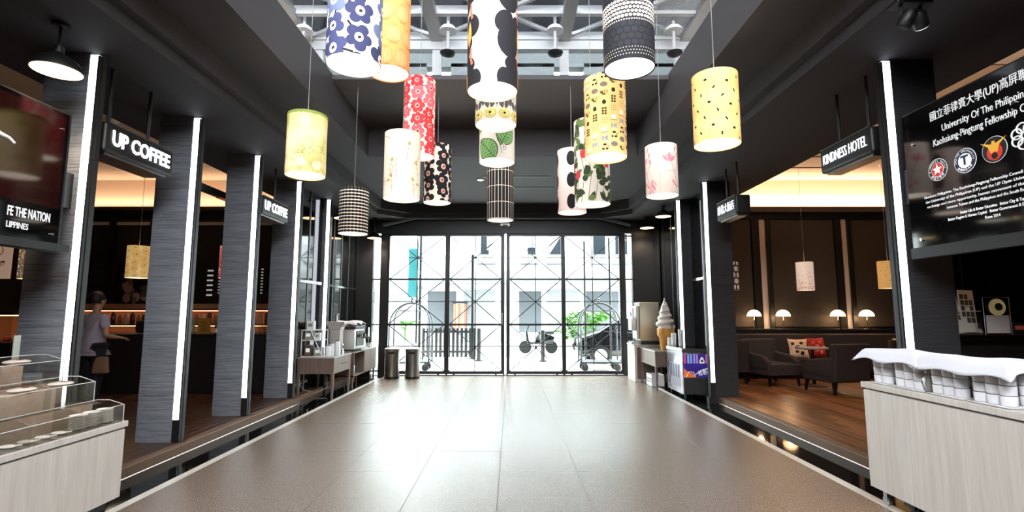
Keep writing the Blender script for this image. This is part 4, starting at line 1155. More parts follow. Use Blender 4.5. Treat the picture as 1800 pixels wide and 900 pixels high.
# wire rack with its goods
t = thing('wire_rack', 'white wire display rack with slanted front on the left side table', 'rack', (-3.50, 9.12, TZ))
mb = MB(); w, d, h = .18, .14, .46
for sx in (-1, 1):
    mb.tube([(sx * w, -d, 0), (sx * w, -d, h), (sx * w, d, h), (sx * w, d, 0)], .010, 6)
    mb.tube([(sx * w, d * -1, 0.0), (sx * w, d, 0)], .007, 6)
for (y, z) in ((-d, 0), (-d, h), (d, h), (d, 0), (-d, h * .62), (d, h * .62)): mb.tube([(-w, y, z), (w, y, z)], .010, 6)
mb.tube([(-.02, -d - .01, h), (.20, -d - .01, 0)], .009, 6)
mb.build('rack_frame', M_white, t)
MB().box(-w, w, -d, d, h * .62, h * .62 + .006).build('shelf', M_white, t); MB().box(-w, w, -d, d, 0, .006).build('shelf', M_white, t)
M_gbox = mat('grey_green_box', '#8d8f84', .5); M_brn = mat('brown_box', '#5b4a42', .5)
for (x, y, z, sx, sy, sz, m_, lab) in ((-3.58, 9.1, TZ + .006, .12, .16, .19, M_brn, 'brown carton on the lower shelf of the wire rack'), (-3.42, 9.12, TZ + .006, .13, .15, .15, M_gbox, 'grey green carton on the lower shelf of the wire rack'),
                                   (-3.59, 9.12, TZ + .292, .12, .16, .15, M_gbox, 'grey green carton on the upper shelf of the wire rack'), (-3.44, 9.13, TZ + .292, .09, .12, .12, M_white, 'white carton on the upper shelf of the wire rack'),
                                   (-3.58, 9.14, TZ + .46, .12, .10, .16, M_white, 'white box standing on top of the wire rack')):
    o = MB().cb(0, 0, sz / 2, sx, sy, sz).cb(0, -sy / 2 - .001, sz * .55, sx * .6, .003, sz * .35, 1).build('carton', [m_, M_print if m_ is not M_white else M_gbox]); o.location = (x, y, z)
    tag(o, lab, 'box', 'cartons on the wire rack')
t = thing('drink_dispenser', 'tall pale drink dispenser with winged top beside the wire rack', 'dispenser', (-3.30, 9.62, TZ))
M_dis = mat('dispenser_plastic', '#a9a09a', .35)
MB().box(-.09, .11, -.10, .10, 0, .50).build('body', M_dis, t, .012, 2)
MB().prism([(-.16, .60), (.18, .60), (.19, .56), (.13, .50), (.12, .45), (-.10, .45), (-.11, .50), (-.17, .56)], 'y', -.11, .11).build('hopper', M_dis, t, .008)
MB().lathe([(.035, .60), (.03, .64), (.03, .72), (.045, .735), (.045, .75), (.001, .75)], 16).build('lid', M_steel, t)
MB().cb(.115, 0, .2, .02, .05, .06).tube([(.12, 0, .19), (.15, 0, .17), (.15, 0, .14)], .01, 8).build('tap', M_chrome, t)
for k, (x, y, h, r) in enumerate(((-3.22, 9.22, .24, .042), (-3.15, 9.30, .28, .045), (-3.26, 9.14, .20, .05))):
    t = thing('canister', ('white squat canister in front of the dispenser', 'tallest white canister at the edge of the side table', 'nearest white canister beside the wire rack')[k], 'canister', (x, y, TZ), group='white canisters on the side table')
    MB().lathe([(r, 0), (r, h * .82), (r * .8, h * .9)], 20).build('body', M_porc, t); MB().lathe([(r * .86, h * .9), (r * .86, h), (.001, h)], 20).build('lid', M_steel, t)
for k in range(3):
    t = thing('metal_jug', ('small steel milk jug nearest the table corner', 'second small steel milk jug behind the corner one', 'third steel milk jug close to the espresso machine')[k], 'jug', (-3.14 - .03 * k, 9.45 + .13 * k, TZ), rz=k, group='steel milk jugs')
    MB().lathe([(.035, 0), (.042, .04), (.03, .085), (.036, .11)], 16).build('body', M_chrome, t)
    MB().tube([(-.036, 0, .09), (-.065, 0, .08), (-.065, 0, .04), (-.038, 0, .025)], .005, 6).build('handle', M_chrome, t)
t = thing('espresso_machine', 'boxy white and steel espresso machine with cups on top', 'coffee machine', (-3.32, 10.45, TZ))
M_silver = mat('silver_panel', '#c9c8c4', .35, .4)
MB().box(-.20, .22, -.33, .33, .04, .44).build('body', M_silver, t, .015, 2)
MB().box(-.21, .24, -.35, .35, .44, .50).build('cup_tray', M_frame, t, .008)
MB().box(.22, .236, -.22, .26, .10, .40).build('front_recess', M_frame, t); MB().box(.22, .34, -.25, .28, .03, .06).build('drip_tray', M_steel, t)
for y in (-.12, .14):
    g_ = MB().lathe([(.035, .27), (.035, .34)], 16, .28, y).build('group_head', M_chrome, t); MB().tube([(.28, y, .28), (.40, y, .26)], .013, 8).build('handle', M_black, g_)
for sx in (-.16, .18):
    for sy in (-.28, .28): MB().lathe([(.02, 0), (.02, .04)], 10, sx, sy).build('foot', M_black, t)
cl = drape('cloth', 'thin grey cloth over the cups on top of the espresso machine', -3.50, -3.14, 10.18, 10.72, TZ + .585, .05, 21)
cl['group'] = 'cloth on the espresso machine'
cp = None
for k, (x, y) in enumerate(((-3.42, 10.28), (-3.30, 10.30), (-3.20, 10.32), (-3.42, 10.45), (-3.28, 10.48), (-3.18, 10.5), (-3.40, 10.62), (-3.24, 10.63))):
    if cp is None:
        cp = MB().lathe([(.001, .003), (.025, 0), (.038, .07), (.036, .07), (.024, .006), (.001, .006)], 16).build('espresso_cup', M_porc); o = cp
    else: o = cp.copy(); C.objects.link(o)
    o.location = (x, y, TZ + .50); tag(o, '%s white cup in the %s row on top of the espresso machine' % (('left', 'middle', 'right')[k % 3], ('near', 'middle', 'far')[k // 3]), 'cup', 'cups on the espresso machine')
t = thing('coffee_grinder', 'coffee grinder with dark hopper right of the espresso machine', 'grinder', (-3.25, 11.05, TZ))
MB().taper(0, 0, 0, .30, .20, .22, .14, .16).build('body', M_silver, t, .01, 2); MB().lathe([(.05, .30), (.09, .38), (.09, .50), (.001, .52)], 18).build('hopper', mat('smoked_plastic', '#3a3634', .1), t)
MB().tube([(.07, 0, .24), (.15, 0, .22)], .018, 8).build('spout', M_black, t)
t = thing('white_card_stand', 'upright white card on a stand beside the coffee grinder', 'sign', (-3.16, 11.35, TZ))
MB().cb(0, 0, .01, .06, .1, .02).build('foot', M_black, t); MB().cb(0, 0, .33, .008, .11, .22).build('card', M_white, t); MB().tube([(0, 0, .02), (0, 0, .23)], .006, 6).build('post', M_steel, t)
t = thing('bowl_stack', 'low grey tub at the far end of the sideboard', 'tub', (-3.24, 11.58, TZ)); MB().lathe([(.06, 0), (.085, .08), (.08, .08), (.056, .006), (.001, .006)], 20).build('tub', M_silver, t); MB().lathe([(.087, .07), (.09, .085), (.083, .085)], 20).build('rim', M_steel, t)
tg = MB().tube([(-3.72, 9.0, .30), (-3.66, 9.1, .14), (-3.55, 9.35, .05), (-3.45, 9.7, .10), (-3.55, 9.95, .25), (-3.70, 10.1, .32)], .008, 6).build('power_cable', mat('grey_cord'))
tag(tg, 'pale power cable sagging under the walnut side table', 'cable')
# bins
M_bins = mat('brushed_bin_steel', '#8b8784', .28, 1.0)
bn = None
for x, y, lab in ((-2.73, 11.80, 'brushed steel waste bin nearest the left wall by the doors'), (-2.26, 11.80, 'brushed steel waste bin right of its twin, in front of the glass door')):
    if bn is None:
        bn = thing('waste_bin', lab, 'bin', (x, y, 0), group='steel waste bins')
        MB().lathe([(.165, .05), (.165, .60)], 28).build('body', M_bins, bn)
        MB().lathe([(.17, 0), (.17, .05)], 28).build('base_ring', M_black, bn)
        MB().lathe([(.172, .60), (.176, .63), (.172, .67), (.13, .70), (.001, .71)], 28).build('lid', M_bins, bn)
        MB().cb(0, -.165, .585, .16, .03, .05).build('pull', M_black, bn)
    else: dup(bn, (x, y, 0), label=lab)

# ------------------------------------------------------------------ right side: freezer, table, soft ice machine, big cone
t = thing('chest_freezer', 'steel sided chest freezer with purple printed front', 'freezer', (3.265, 9.45, 0))
MB().box(-.255, .255, -.44, .45, .07, .80).build('body', mat('bright_steel_sheet', '#c2c0c6', .25, .85), t, .012, 2)
MB().box(-.262, .262, -.455, .455, .80, .86).build('rim', M_steel, t, .006)
MB().box(-.22, .22, -.40, .40, .855, .868).build('glass_lid', M_blackg, t)
MB().box(-.24, .24, -.452, -.44, .09, .36).build('grille', mat('dark_grille', '#2b2a2b', .6), t)
for sx in (-1, 1):
    for sy in (-.38, .38):
        MB().tube([(sx * .20 - .012, sy, .03), (sx * .20 + .012, sy, .03)], .03, 12).box(sx * .20 - .015, sx * .20 + .015, sy - .015, sy + .015, .03, .075).build('caster', M_black, t)
M_pur = mat('purple_print', '#2a1a6e', .35, emit=.35, noise=((5, 5, 5), '#44309a', .3))
pp = MB().box(-.24, .24, -.4535, -.441, .37, .77).build('printed_front', M_pur, t)
for k, (x, cc) in enumerate(((-.215, '#e0477a'), (-.155, '#6fb4dc'), (-.105, '#8fa8e0'), (-.05, '#a899dc'), (.0, '#b48fd8'), (.165, '#dd6fc0'), (.215, '#e05fae'))):
    MB().box(x - .016, x + .016, -.4565, -.4535, .61, .77).build('colour_bar', mat('bar_%d' % k, cc, .4, emit=.3), pp)
MB().prism([(.045, .61), (.125, .61), (.135, .64), (.10, .72), (.07, .72), (.035, .64)], 'y', -.457, -.4535).build('white_badge', M_print, pp)
MB().prism([(.085 + .022 * math.cos(k * PI / 6), .655 + .02 * math.sin(k * PI / 6)) for k in range(12)], 'y', -.459, -.457).build('badge_mark', M_black, pp)
MB().prism([(-.24, .37), (-.02, .37), (-.10, .45), (-.17, .47), (-.24, .53)], 'y', -.4555, -.4535).build('orange_swash', mat('orange_print', '#e0703a', .4, emit=.3), pp)
MB().tube([(-.20, -.457, .38), (-.15, -.457, .47), (-.07, -.457, .46), (-.04, -.457, .38)], .006, 6).tube([(-.04, -.457, .42), (.08, -.457, .50), (.20, -.457, .53)], .006, 6).build('white_swirl', M_print, pp)
letters('\u675c\u8001\u723a', .095, M_print, pp, (.12, -.458, .455), (PI / 2, -.2, 0), .001, .002, 'CENTER', width=.22)
sd = MB().box(-.2585, -.2555, -.30, .34, .18, .58).build('side_print', mat('silver_print', '#9a98a8', .3, .7), t)
for k in range(4): MB().box(-.2605, -.2585, -.26 + k * .13, -.20 + k * .13, .34, .56).build('letter_block', mat('ink_violet', '#3a2f52', .4), sd)
MB().tube([(-.2605, .30 + .05 * math.cos(a * PI / 8), .38 + .2 * math.sin(a * PI / 8)) for a in range(16)], .006, 6, closed=True).build('oval_mark', mat('ink_violet'), sd)
cup0 = None
for k, (x, y, n, lab) in enumerate(((3.10, 9.72, 1, 'shorter stack of white paper cups on the freezer, next to the cone'), (3.20, 9.62, 1, 'taller stack of white paper cups on the freezer, by the pillar'), (3.05, 9.80, 0, 'small stack of white paper cups behind the shorter one'))):
    t = thing('paper_cup_stack', lab, 'cups', (x, y, .868), group='paper cup stacks')
    hgt = (.22, .30, .14)[k]
    prof = [(.036, 0)]
    z = 0.0
    while z < hgt: prof += [(.045, z + .012), (.0465, z + .016), (.0435, z + .018)]; z += .022
    MB().lathe(prof + [(.001, prof[-1][1])], 18).build('cups', M_porc, t); MB().lathe([(.047, hgt + .008), (.048, hgt + .013), (.044, hgt + .013)], 18).build('top_rim', M_white, t)
t = thing('work_table', 'dark walnut table with tapered legs between freezer and soft ice machine', 'table', (3.08, 10.55, 0))
MB().box(-.27, .27, -.55, .60, .725, .75).build('table_top', M_steel, t, .004)
for bx_ in ((-.26, .26, -.54, -.52), (-.26, .26, .57, .59), (-.26, -.24, -.52, .57), (.24, .26, -.52, .57)): MB().box(*bx_, .44, .725).build('apron', M_walnut, t)
for sx in (-.24, .24):
    for sy in (-.52, .57): MB().taper(sx, sy, 0, .725, .03, .03, .055, .055).build('leg', M_walnut, t)
t = thing('end_cabinet', 'pale grained end cabinet under the soft ice machine by the doors', 'cabinet', (3.0, 11.52, 0))
MB().box(-.30, .30, -.34, .34, 0, .77).build('body', M_ash, t, .003); MB().box(-.31, .31, -.35, .35, .77, .80).build('top', M_ash, t, .003)
MB().box(-.25, .25, -.345, -.34, .06, .74).build('door', M_walnut, t)
t = thing('basket', 'white plastic basket on the floor under the walnut table', 'basket', (2.98, 10.62, 0))
b_ = MB(); 
for (a0, a1, q0, q1) in ((-.13, .13, -.2, -.192), (-.13, .13, .192, .2), (-.13, -.122, -.2, .2), (.122, .13, -.2, .2)): b_.box(a0, a1, q0, q1, .0, .24)
b_.box(-.13, .13, -.2, .2, 0, .01).build('basket_body', M_white, t)
for z in (.10, .15):
    for k in range(4): MB().cb(-.13 + .0, -.14 + k * .09, z, .008, .06, .02).build('slot', M_black, t)
t = thing('soft_ice_machine', 'tall steel soft ice machine beside the glass doors', 'ice machine', (3.02, 11.35, .80))
MB().box(-.19, .23, -.20, .32, .08, .92).build('cabinet', mat('stainless_panel', '#b9b6aa', .3, .7), t, .008)
MB().box(-.18, .22, -.19, .31, .0, .08).build('base', M_black, t)
MB().box(-.25, -.19, -.14, .26, .12, .84).build('front_panel', M_silver, t, .006)
MB().box(-.36, -.25, -.10, .20, .30, .56).build('dispensing_head', M_porc, t, .02, 2)
MB().tube([(-.31, .05, .56), (-.33, .05, .70)], .014, 8).build('lever', M_black, t)
MB().lathe([(.05, .56), (.03, .62), (.03, .80), (.001, .81)], 14, -.31, -.05).build('syrup_bottle', M_porc, t)
MB().box(-.36, -.25, -.12, .22, .02, .05).build('drip_tray', M_steel, t)
# the giant cone
t = thing('ice_cream_cone_model', 'large model of a soft ice cream cone in a wafer cup', 'model', (3.13, 10.32, .75))
M_waf = mat('wafer', '#c98a35', .5, noise=((40, 40, 40), '#d99c48', .3)); M_ice = mat('soft_ice', '#d9cfc9', .45)
MB().lathe([(.001, 0), (.095, 0), (.10, .02), (.125, .24), (.13, .25), (.155, .27), (.165, .30), (.168, .42), (.16, .43), (.001, .43)], 32).build('wafer_cup', M_waf, t)
wr = MB()
for k in range(16):
    a = 2 * PI * k / 16; wr.bar((.1 * math.cos(a), .1 * math.sin(a), .03), (.127 * math.cos(a), .127 * math.sin(a), .24), .008, .008)
    wr.bar((.166 * math.cos(a), .166 * math.sin(a), .305), (.169 * math.cos(a), .169 * math.sin(a), .415), .008, .008)
wr.build('wafer_ribs', M_waf, t)
pts = []
for i in range(180):
    f_ = i / 179; a = f_ * 2 * PI * 4.6
    pts.append((f_, a))
ib = MB().lathe([(.14, .43), (.13, .6), (.09, .8), (.03, .96), (.001, 1.0)], 24)
def swirl():
    n = 10; vs = []; fs = []
    for i, (f_, a) in enumerate(pts):
        R_ = .125 * (1 - f_) ** .85 + .004; r_ = .062 * (1 - f_) ** .8 + .012; z = .46 + f_ * .53
        for j in range(n):
            b = 2 * PI * j / n
            rr = R_ + r_ * math.cos(b)
            vs.append((rr * math.cos(a), rr * math.sin(a), z + r_ * .85 * math.sin(b)))
    for i in range(len(pts) - 1):
        for j in range(n):
            fs.append((i * n + j, i * n + (j + 1) % n, (i + 1) * n + (j + 1) % n, (i + 1) * n + j))
    fs.append(tuple(range(n))); fs.append(tuple((len(pts) - 1) * n + j for j in range(n)))
    ib.add(vs, fs, 0, True)
swirl(); ib.lathe([(.02, .97), (.012, 1.03), (.001, 1.05)], 12)
ib.build('ice_cream_swirl', M_ice, t)
# electric panel on the right black wall
t = thing('switch_panel', 'small black switch panel on the dark wall above the big cone', 'switch', (3.555, 10.6, 1.86))
MB().box(-.02, .04, -.16, .16, -.16, .16).build('plate', M_frame, t, .004)
for y in (-.07, .07): MB().cb(-.024, y, 0, .01, .08, .12).build('switch_rocker', M_steel, t)

# ------------------------------------------------------------------ reception desk, right
t = thing('reception_desk', 'black desk behind the pale trolley, carrying leaflet and sign holders', 'desk', (4.6, 4.62, .1))
MB().box(-.85, 1.6, -.26, .16, 1.165, 1.21).build('desk_top', M_blackg, t, .004); MB().box(-.80, 1.55, -.18, .14, 0, 1.165).build('desk_front', M_black, t)
t = thing('partition', 'black glass partition behind the reception desk', 'partition', (5.3, 4.95, .1))
MB().box(-1.5, 1.8, -.03, .03, 0, 2.45).build('glass_sheet', M_blackg, t); MB().box(-1.5, 1.8, -.035, .035, 2.45, 2.52).build('top_rail', M_frame, t)
for x in (-.9, -.0, .9): MB().box(x - .012, x + .012, -.036, .036, 0, 2.45).build('mullion', M_frame, t)
DZ = 1.31
t = thing('leaflet_holder', 'clear acrylic leaflet holder with leaning photo leaflets on the black desk', 'holder', (3.93, 4.47, DZ))
acr = MB().box(-.155, .155, -.06, .06, 0, .005).box(-.155, -.151, -.06, .06, 0, .36).box(.151, .155, -.06, .06, 0, .20).box(-.155, .155, -.06, -.056, 0, .20).box(-.155, .155, .056, .06, 0, .36).box(-.052, -.048, -.06, .06, 0, .26)
acr.build('acrylic_tray', M_acryl, t)
MB().tube([(-.155, -.058, .2), (.155, -.058, .2)], .003, 5).tube([(-.155, .058, .36), (-.155, -.058, .36), (-.155, -.058, 0)], .003, 5).tube([(-.05, -.058, 0), (-.05, -.058, .26)], .003, 5).build('polished_edge', M_acedge, t)
M_paper = mat('leaflet_paper', '#d9d6d2', .6); M_photo = mat('leaflet_photo', '#4a4640', .6)
def leaflet(x, y, z, w, h, tilt, lab, cols, rows):
    l = thing('leaflet', lab, 'leaflet', (x, y, z), group='leaflets in the acrylic holder')
    l.rotation_euler = (-.12, tilt, 0)
    MB().box(-w / 2, w / 2, 0, .006, 0, h).build('sheet', M_paper, l)
    m_ = MB()
    for i in range(cols):
        for j in range(rows):
            if (i * 3 + j * 5) % 7 == 6: continue
            m_.box(-w / 2 + .012 + i * (w - .02) / cols, -w / 2 + .004 + (i + 1) * (w - .02) / cols, -.0015, 0, h - .03 - (j + 1) * .052, h - .038 - j * .052)
    m_.build('photo_grid', M_photo, l)
leaflet(3.90, 4.44, DZ + .01, .14, .35, -.10, 'left leaflet with rows of photos, leaning left in the holder', 3, 4)
leaflet(4.04, 4.475, DZ + .02, .135, .37, .05, 'right leaflet with rows of photos, standing taller in the holder', 3, 5)
t = thing('tape_roll', 'small grey roll lying in the left pocket of the leaflet holder', 'tape', (3.83, 4.45, DZ + .045)); MB().tube([(.03 * math.cos(k * PI / 8), 0, .03 * math.sin(k * PI / 8)) for k in range(16)], .012, 8, closed=True).build('roll', mat('grey_tape', '#8a8782', .5), t); MB().cb(0, 0, 0, .01, .02, .02).build('core', M_black, t)
t = thing('sign_holder', 'clear upright sign holder with a yellow ring over a white card', 'sign', (4.25, 4.44, DZ))
MB().box(-.115, .115, -.004, .004, 0, .32).build('acrylic_plate', M_acryl, t); MB().box(-.11, .11, -.05, .05, 0, .006).build('foot', M_acryl, t)
MB().tube([(-.115, 0, 0), (-.115, 0, .32), (.115, 0, .32), (.115, 0, 0)], .003, 5).build('polished_edge', M_acedge, t)
MB().box(-.105, .095, -.008, -.004, .01, .165).build('card', mat('speckled_card', '#c9c9cb', .6), t)
MB().tube([(0, -.005, .235), (0, -.010, .235)], .073, 32).build('yellow_ring', mat('pale_yellow_print', '#d9d39a', .5, emit=.1), t)
MB().tube([(.01, -.010, .238), (.01, -.013, .238)], .033, 24).build('black_centre', M_black, t)
t = thing('desk_tray', 'pale papers in a low tray between the two acrylic holders', 'tray', (4.02, 4.56, DZ)); MB().box(-.11, .16, -.05, .05, 0, .03).build('tray', M_white, t, .004); MB().box(-.10, .15, -.045, .045, .03, .045).build('papers', M_paper, t)
t = thing('card_stand', 'small dark stand with red and white print at the right frame edge', 'sign', (4.42, 4.44, DZ)); MB().box(-.05, .05, -.02, .02, 0, .10).build('stand', M_black, t); MB().box(-.045, .045, -.023, -.02, .04, .075).build('red_print', mat('red_print', '#c05a50', .5), t)
# ------------------------------------------------------------------ coffee room, left
CT = 1.12
t = thing('coffee_counter', 'long black coffee counter facing the hall behind the left pillars', 'counter', (-7.4, 9.2, .1))
MB().box(-3.4, 3.5, -.25, .35, 0, 1.0).build('front_panel', mat('counter_front', '#1a1716', .6), t); MB().box(-3.42, 3.52, -.28, .38, 1.0, 1.02).build('worktop', M_black, t)
t = thing('back_shelf', 'dark back counter with lit upper shelf under the menu boards', 'shelf', (-7.4, 11.55, .1))
MB().box(-3.4, 3.5, -.25, .32, 0, .95).build('cabinet', M_darkwall, t); MB().box(-3.4, 3.5, .28, .32, .95, 1.6).build('back_panel', mat('lit_back_panel', '#b98566', .6), t)
MB().box(-3.4, 3.5, -.15, .28, 1.44, 1.48).build('upper_board', M_black, t); MB().box(-3.4, 3.5, -.15, .28, 1.10, 1.13).build('shelf_board', M_black, t)
MB().box(-3.3, 3.4, .0, .03, 1.428, 1.438).build('light_strip', mat('warm_strip', '#ffc590', .5, emit=9, ecol='#ffb27a'), t); MB().box(-3.3, 3.4, .0, .03, 1.088, 1.098).build('light_strip', mat('warm_strip'), t)
# goods on the lit shelf
ORD = ('first', 'second', 'third', 'fourth', 'fifth', 'sixth', 'seventh', 'eighth', 'ninth', 'tenth', 'eleventh', 'twelfth', 'thirteenth', 'fourteenth', 'fifteenth', 'sixteenth')
M_g = [mat('jar_amber', '#9a5a34', .3), mat('jar_cream', '#d0b090', .4), mat('jar_dark', '#3a241a', .3)]
jar = {}
i = 0
while i < 46:
    x = -10.6 + i * .145; k = (i * 7) % 3
    if k not in jar:
        jar[k] = MB().lathe([(.045, 0), (.05, .02), (.05, .15 + .04 * k), (.03, .18 + .04 * k), (.03, .21 + .03 * k), (.001, .21 + .03 * k)], 14).build('jar', M_g[k]); o = jar[k]
    else: o = jar[k].copy(); C.objects.link(o)
    o.location = (x, 11.52, .1 + 1.13)
    tag(o, '%s %s jar from the left on the lit shelf behind the counter' % (ORD[sum(1 for q_ in range(i) if (q_ * 7) % 3 == k)], ('amber', 'cream', 'dark brown')[k]), 'jar', ('amber', 'cream', 'dark')[k] + ' jars on the lit shelf'); i += 1
# menu boards
M_mbd = mat('menu_black', '#100d0c', .3)
t = thing('menu_board', 'black menu board with columns of small white lines, next to the red poppy lamp', 'menu', (-6.35, 11.93, 1.66))
MB().box(-1.0, 1.05, -.03, .05, 0, .98).build('board_panel', M_mbd, t)
ln = MB()
for j in range(9):
    ln.box(-.55, -.55 + .22 + .12 * ((j * 5) % 4) / 3, -.034, -.03, .84 - j * .07, .865 - j * .07)
    ln.box(.45, .50, -.034, -.03, .84 - j * .07, .865 - j * .07)
ln.build('menu_lines', M_print, t)
ln = MB()
for j in range(6): ln.box(-.82, -.68, -.034, -.03, .80 - j * .115, .84 - j * .115)
ln.build('menu_headings', M_print, t)
MB().ball((.25, -.03, .25), .12, .004, .1, nu=14, nv=6).ball((.05, -.03, .2), .08, .004, .07, nu=14, nv=6).build('printed_picture', mat('grey_print', '#55504c', .6), t)
t = thing('picture_board', 'dark board with pale photo of flowers and cups, below the yellow lamp', 'menu', (-8.55, 11.93, 1.62))
MB().box(-.62, .70, -.03, .05, 0, 1.05).build('board_panel', M_mbd, t)
random.seed(9)
pm = [mat('photo_grey', '#77706a', .5), mat('photo_pink', '#b79a98', .5), mat('photo_sand', '#6e5f50', .5)]
ph_ = MB()
for k in range(26):
    x, z = random.uniform(-.5, .5), random.uniform(.15, .9)
    ph_.ball((x, -.03 - .0008 * k, z), random.uniform(.05, .14), .003, random.uniform(.05, .12), m=k % 3, nu=12, nv=5)
ph_.build('printed_photo', pm, t)
t = thing('panel_board', 'dark brown slatted panel left of the picture board', 'panel', (-10.0, 11.93, 1.62)); MB().box(-.7, .68, 0, .05, 0, 1.05).build('back', M_mbd, t)
for k in range(9): MB().box(-.68, .66, -.02, 0, .02 + k * .113, .118 + k * .113).build('slat', mat('dark_slat', '#2a201c', .6), t, .003)
# things on the coffee counter
t = thing('coffee_machine', 'black rounded coffee machine with silver script on the counter, below the yellow lamp', 'coffee machine', (-6.30, 9.15, CT))
MB().box(-.32, .26, -.2, .2, .02, .24).build('body', M_black, t, .06, 4); MB().box(-.22, .24, -.18, .18, .24, .34).build('cup_rack', mat('green_glass', '#4a4a2a', .2), t, .01)
MB().tube([(-.10, -.203, .15), (-.06, -.203, .18), (-.03, -.203, .14), (.0, -.203, .16), (.08, -.203, .15)], .006, 6).build('silver_script', M_print, t)
MB().box(-.28, .22, -.17, .17, 0, .02).build('base', M_steel, t)
t = thing('amber_notice', 'mustard coloured notice card on the counter beside the second left pillar', 'notice', (-5.42, 9.0, CT)); MB().box(-.11, .11, -.006, .006, 0, .28).build('card', mat('mustard_card', '#a87a2e', .6), t); MB().box(-.09, .09, .006, .07, 0, .012).build('foot', M_black, t)
ln = MB()
for j in range(5): ln.box(-.06 + .01 * (j % 2), .06 - .01 * (j % 3), -.008, -.006, .06 + j * .033, .072 + j * .033)
ln.build('printed_lines', mat('brown_ink', '#5a3c14', .6), t)
t = thing('label_stand', 'pale green label card on the counter left of the mustard notice', 'notice', (-5.68, 9.02, CT)); MB().box(-.07, .08, -.006, .006, 0, .27).build('card', mat('green_card', '#8a9070', .6), t); MB().box(-.04, .05, -.009, -.006, .04, .16).build('printed_block', M_paper, t); MB().box(-.06, .07, .006, .06, 0, .012).build('foot', M_black, t)
bt_ = None
for k in range(6):
    x, y = -5.20 + (k % 3) * .085, 9.0 + (k // 3) * .12
    lab = ('front', 'rear')[k // 3] + ' row dark syrup bottle with silver pump, ' + ('left end', 'middle', 'right end')[k % 3]
    if bt_ is None:
        bt_ = thing('syrup_bottle', lab, 'bottle', (x, y, CT), group='syrup bottles on the coffee counter')
        MB().lathe([(.032, 0), (.034, .01), (.034, .13), (.014, .17), (.014, .19)], 14).build('bottle', M_g[2], bt_); MB().lathe([(.016, .19), (.016, .21), (.006, .215), (.006, .24), (.014, .245), (.001, .25)], 10).tube([(0, 0, .242), (.035, 0, .235)], .005, 6).build('pump', M_chrome, bt_)
        MB().lathe([(.0345, .03), (.0345, .10)], 14, caps=False).build('label', M_paper, bt_)
    else: dup(bt_, (x, y, CT), label=lab)
gl = None
for k in range(8):
    x, y = -4.42 + (k % 4) * .095, 9.0 + (k // 4) * .12
    if gl is None:
        gl = MB().lathe([(.001, .004), (.030, 0), (.040, .15), (.038, .15), (.028, .008), (.001, .008)], 16).build('drinking_glass', M_acryl); o = gl
    else: o = gl.copy(); C.objects.link(o)
    o.location = (x, y, CT); tag(o, '%s clear glass in the %s row on the counter by the fourth left pillar' % (('leftmost', 'second', 'third', 'rightmost')[k % 4], ('front', 'rear')[k // 4]), 'glass', 'glasses on the coffee counter')
# pastry case at the far left, poster
t = thing('pastry_case', 'lit pastry case at the left edge, behind the acrylic boxes', 'display case', (-8.3, 7.9, .1))
MB().box(-.9, .9, -.35, .35, 0, .95).build('cabinet', M_black, t); MB().box(-.9, .9, -.35, -.345, .95, 1.36).build('glass_front', M_acryl, t)
MB().box(-.9, .9, .30, .35, .95, 1.36).build('back_panel', mat('lit_back_panel'), t); MB().box(-.92, .92, -.36, .36, 1.36, 1.40).build('case_top', M_black, t)
MB().box(-.85, .85, -.1, -.07, 1.345, 1.358).build('light_strip', mat('warm_strip'), t)
ro = None
for k in range(14):
    if ro is None: ro = MB().ball((0, 0, .04), .055, .045, .045, nu=12, nv=7).build('bread_roll', mat('crust', '#b8583a', .6)); o = ro
    else: o = ro.copy(); C.objects.link(o)
    o.location = (-8.95 + (k % 7) * .19, 7.72 + (k // 7) * .2, 1.05); tag(o, '%s orange brown roll from the left in the %s row of the pastry case' % (ORD[k % 7], ('front', 'rear')[k // 7]), 'bread', 'rolls in the pastry case')
t = thing('hanging_poster', 'cream poster with red print hanging at the left frame edge', 'poster', (-8.55, 8.3, 2.05))
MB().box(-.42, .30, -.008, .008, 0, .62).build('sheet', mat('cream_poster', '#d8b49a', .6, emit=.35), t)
letters('\u9ad8\u5c4f\u806f\u8abc', .11, mat('red_ink', '#b0402c', .6), t, (-.05, -.010, .24), (PI / 2, 0, 0), .001, .003, 'CENTER', width=.5)
MB().tube([(.02 + .13 * math.cos(a * PI / 10), -.011, .47 + .1 * math.sin(a * PI / 10)) for a in range(20)], .006, 6, closed=True).build('ring_mark', mat('red_ink'), t)
for x in (-.35, .22): MB().tube([(x, 0, .62), (x, 0, 4.69 - 2.05)], .004, 6).build('wire', M_steel, t)
# ceiling fittings of the coffee room
t = thing('hanging_track', 'black hanging track with a red reflection painted underneath inside the coffee room', 'track', (-4.75, 8.05, 3.36))
MB().box(-.05, .05, -.85, .85, 0, .10).build('rail', M_black, t); MB().box(-.045, .045, .0, .83, -.012, 0).build('red_reflection', mat('red_reflection_glow', '#a8301f', .3, emit=.3), t)  # red reflection on the rail's underside, painted as a glowing strip
for y in (-.6, .6): MB().tube([(0, y, .1), (0, y, Z0 + .93 - 3.36)], .01, 6).build('hanger_rod', M_black, t)
dn = None
for k, (x, y, lab) in enumerate(((-6.9, 8.9, 'recessed ceiling light over the coffee counter, left of the others'), (-5.9, 8.9, 'recessed ceiling light just left of the second left pillar'), (-5.25, 8.9, 'recessed ceiling light above the hanging track'), (7.35, 10.0, 'recessed ceiling light in the warm lounge ceiling, nearest the notice board'), (4.95, 9.6, 'recessed ceiling light in the lounge behind the Chinese sign'))):
    if dn is None:
        dn = thing('recessed_light', lab, 'light', (x, y, 4.69), group='recessed lights in the side rooms')
        MB().lathe([(.10, 0), (.10, -.012), (.08, -.018)], 20).build('rim', M_white, dn); MB().lathe([(.078, -.02), (.001, -.022)], 20).build('lens', M_bulbw, dn)
    else: dup(dn, (x, y, 4.69), label=lab)
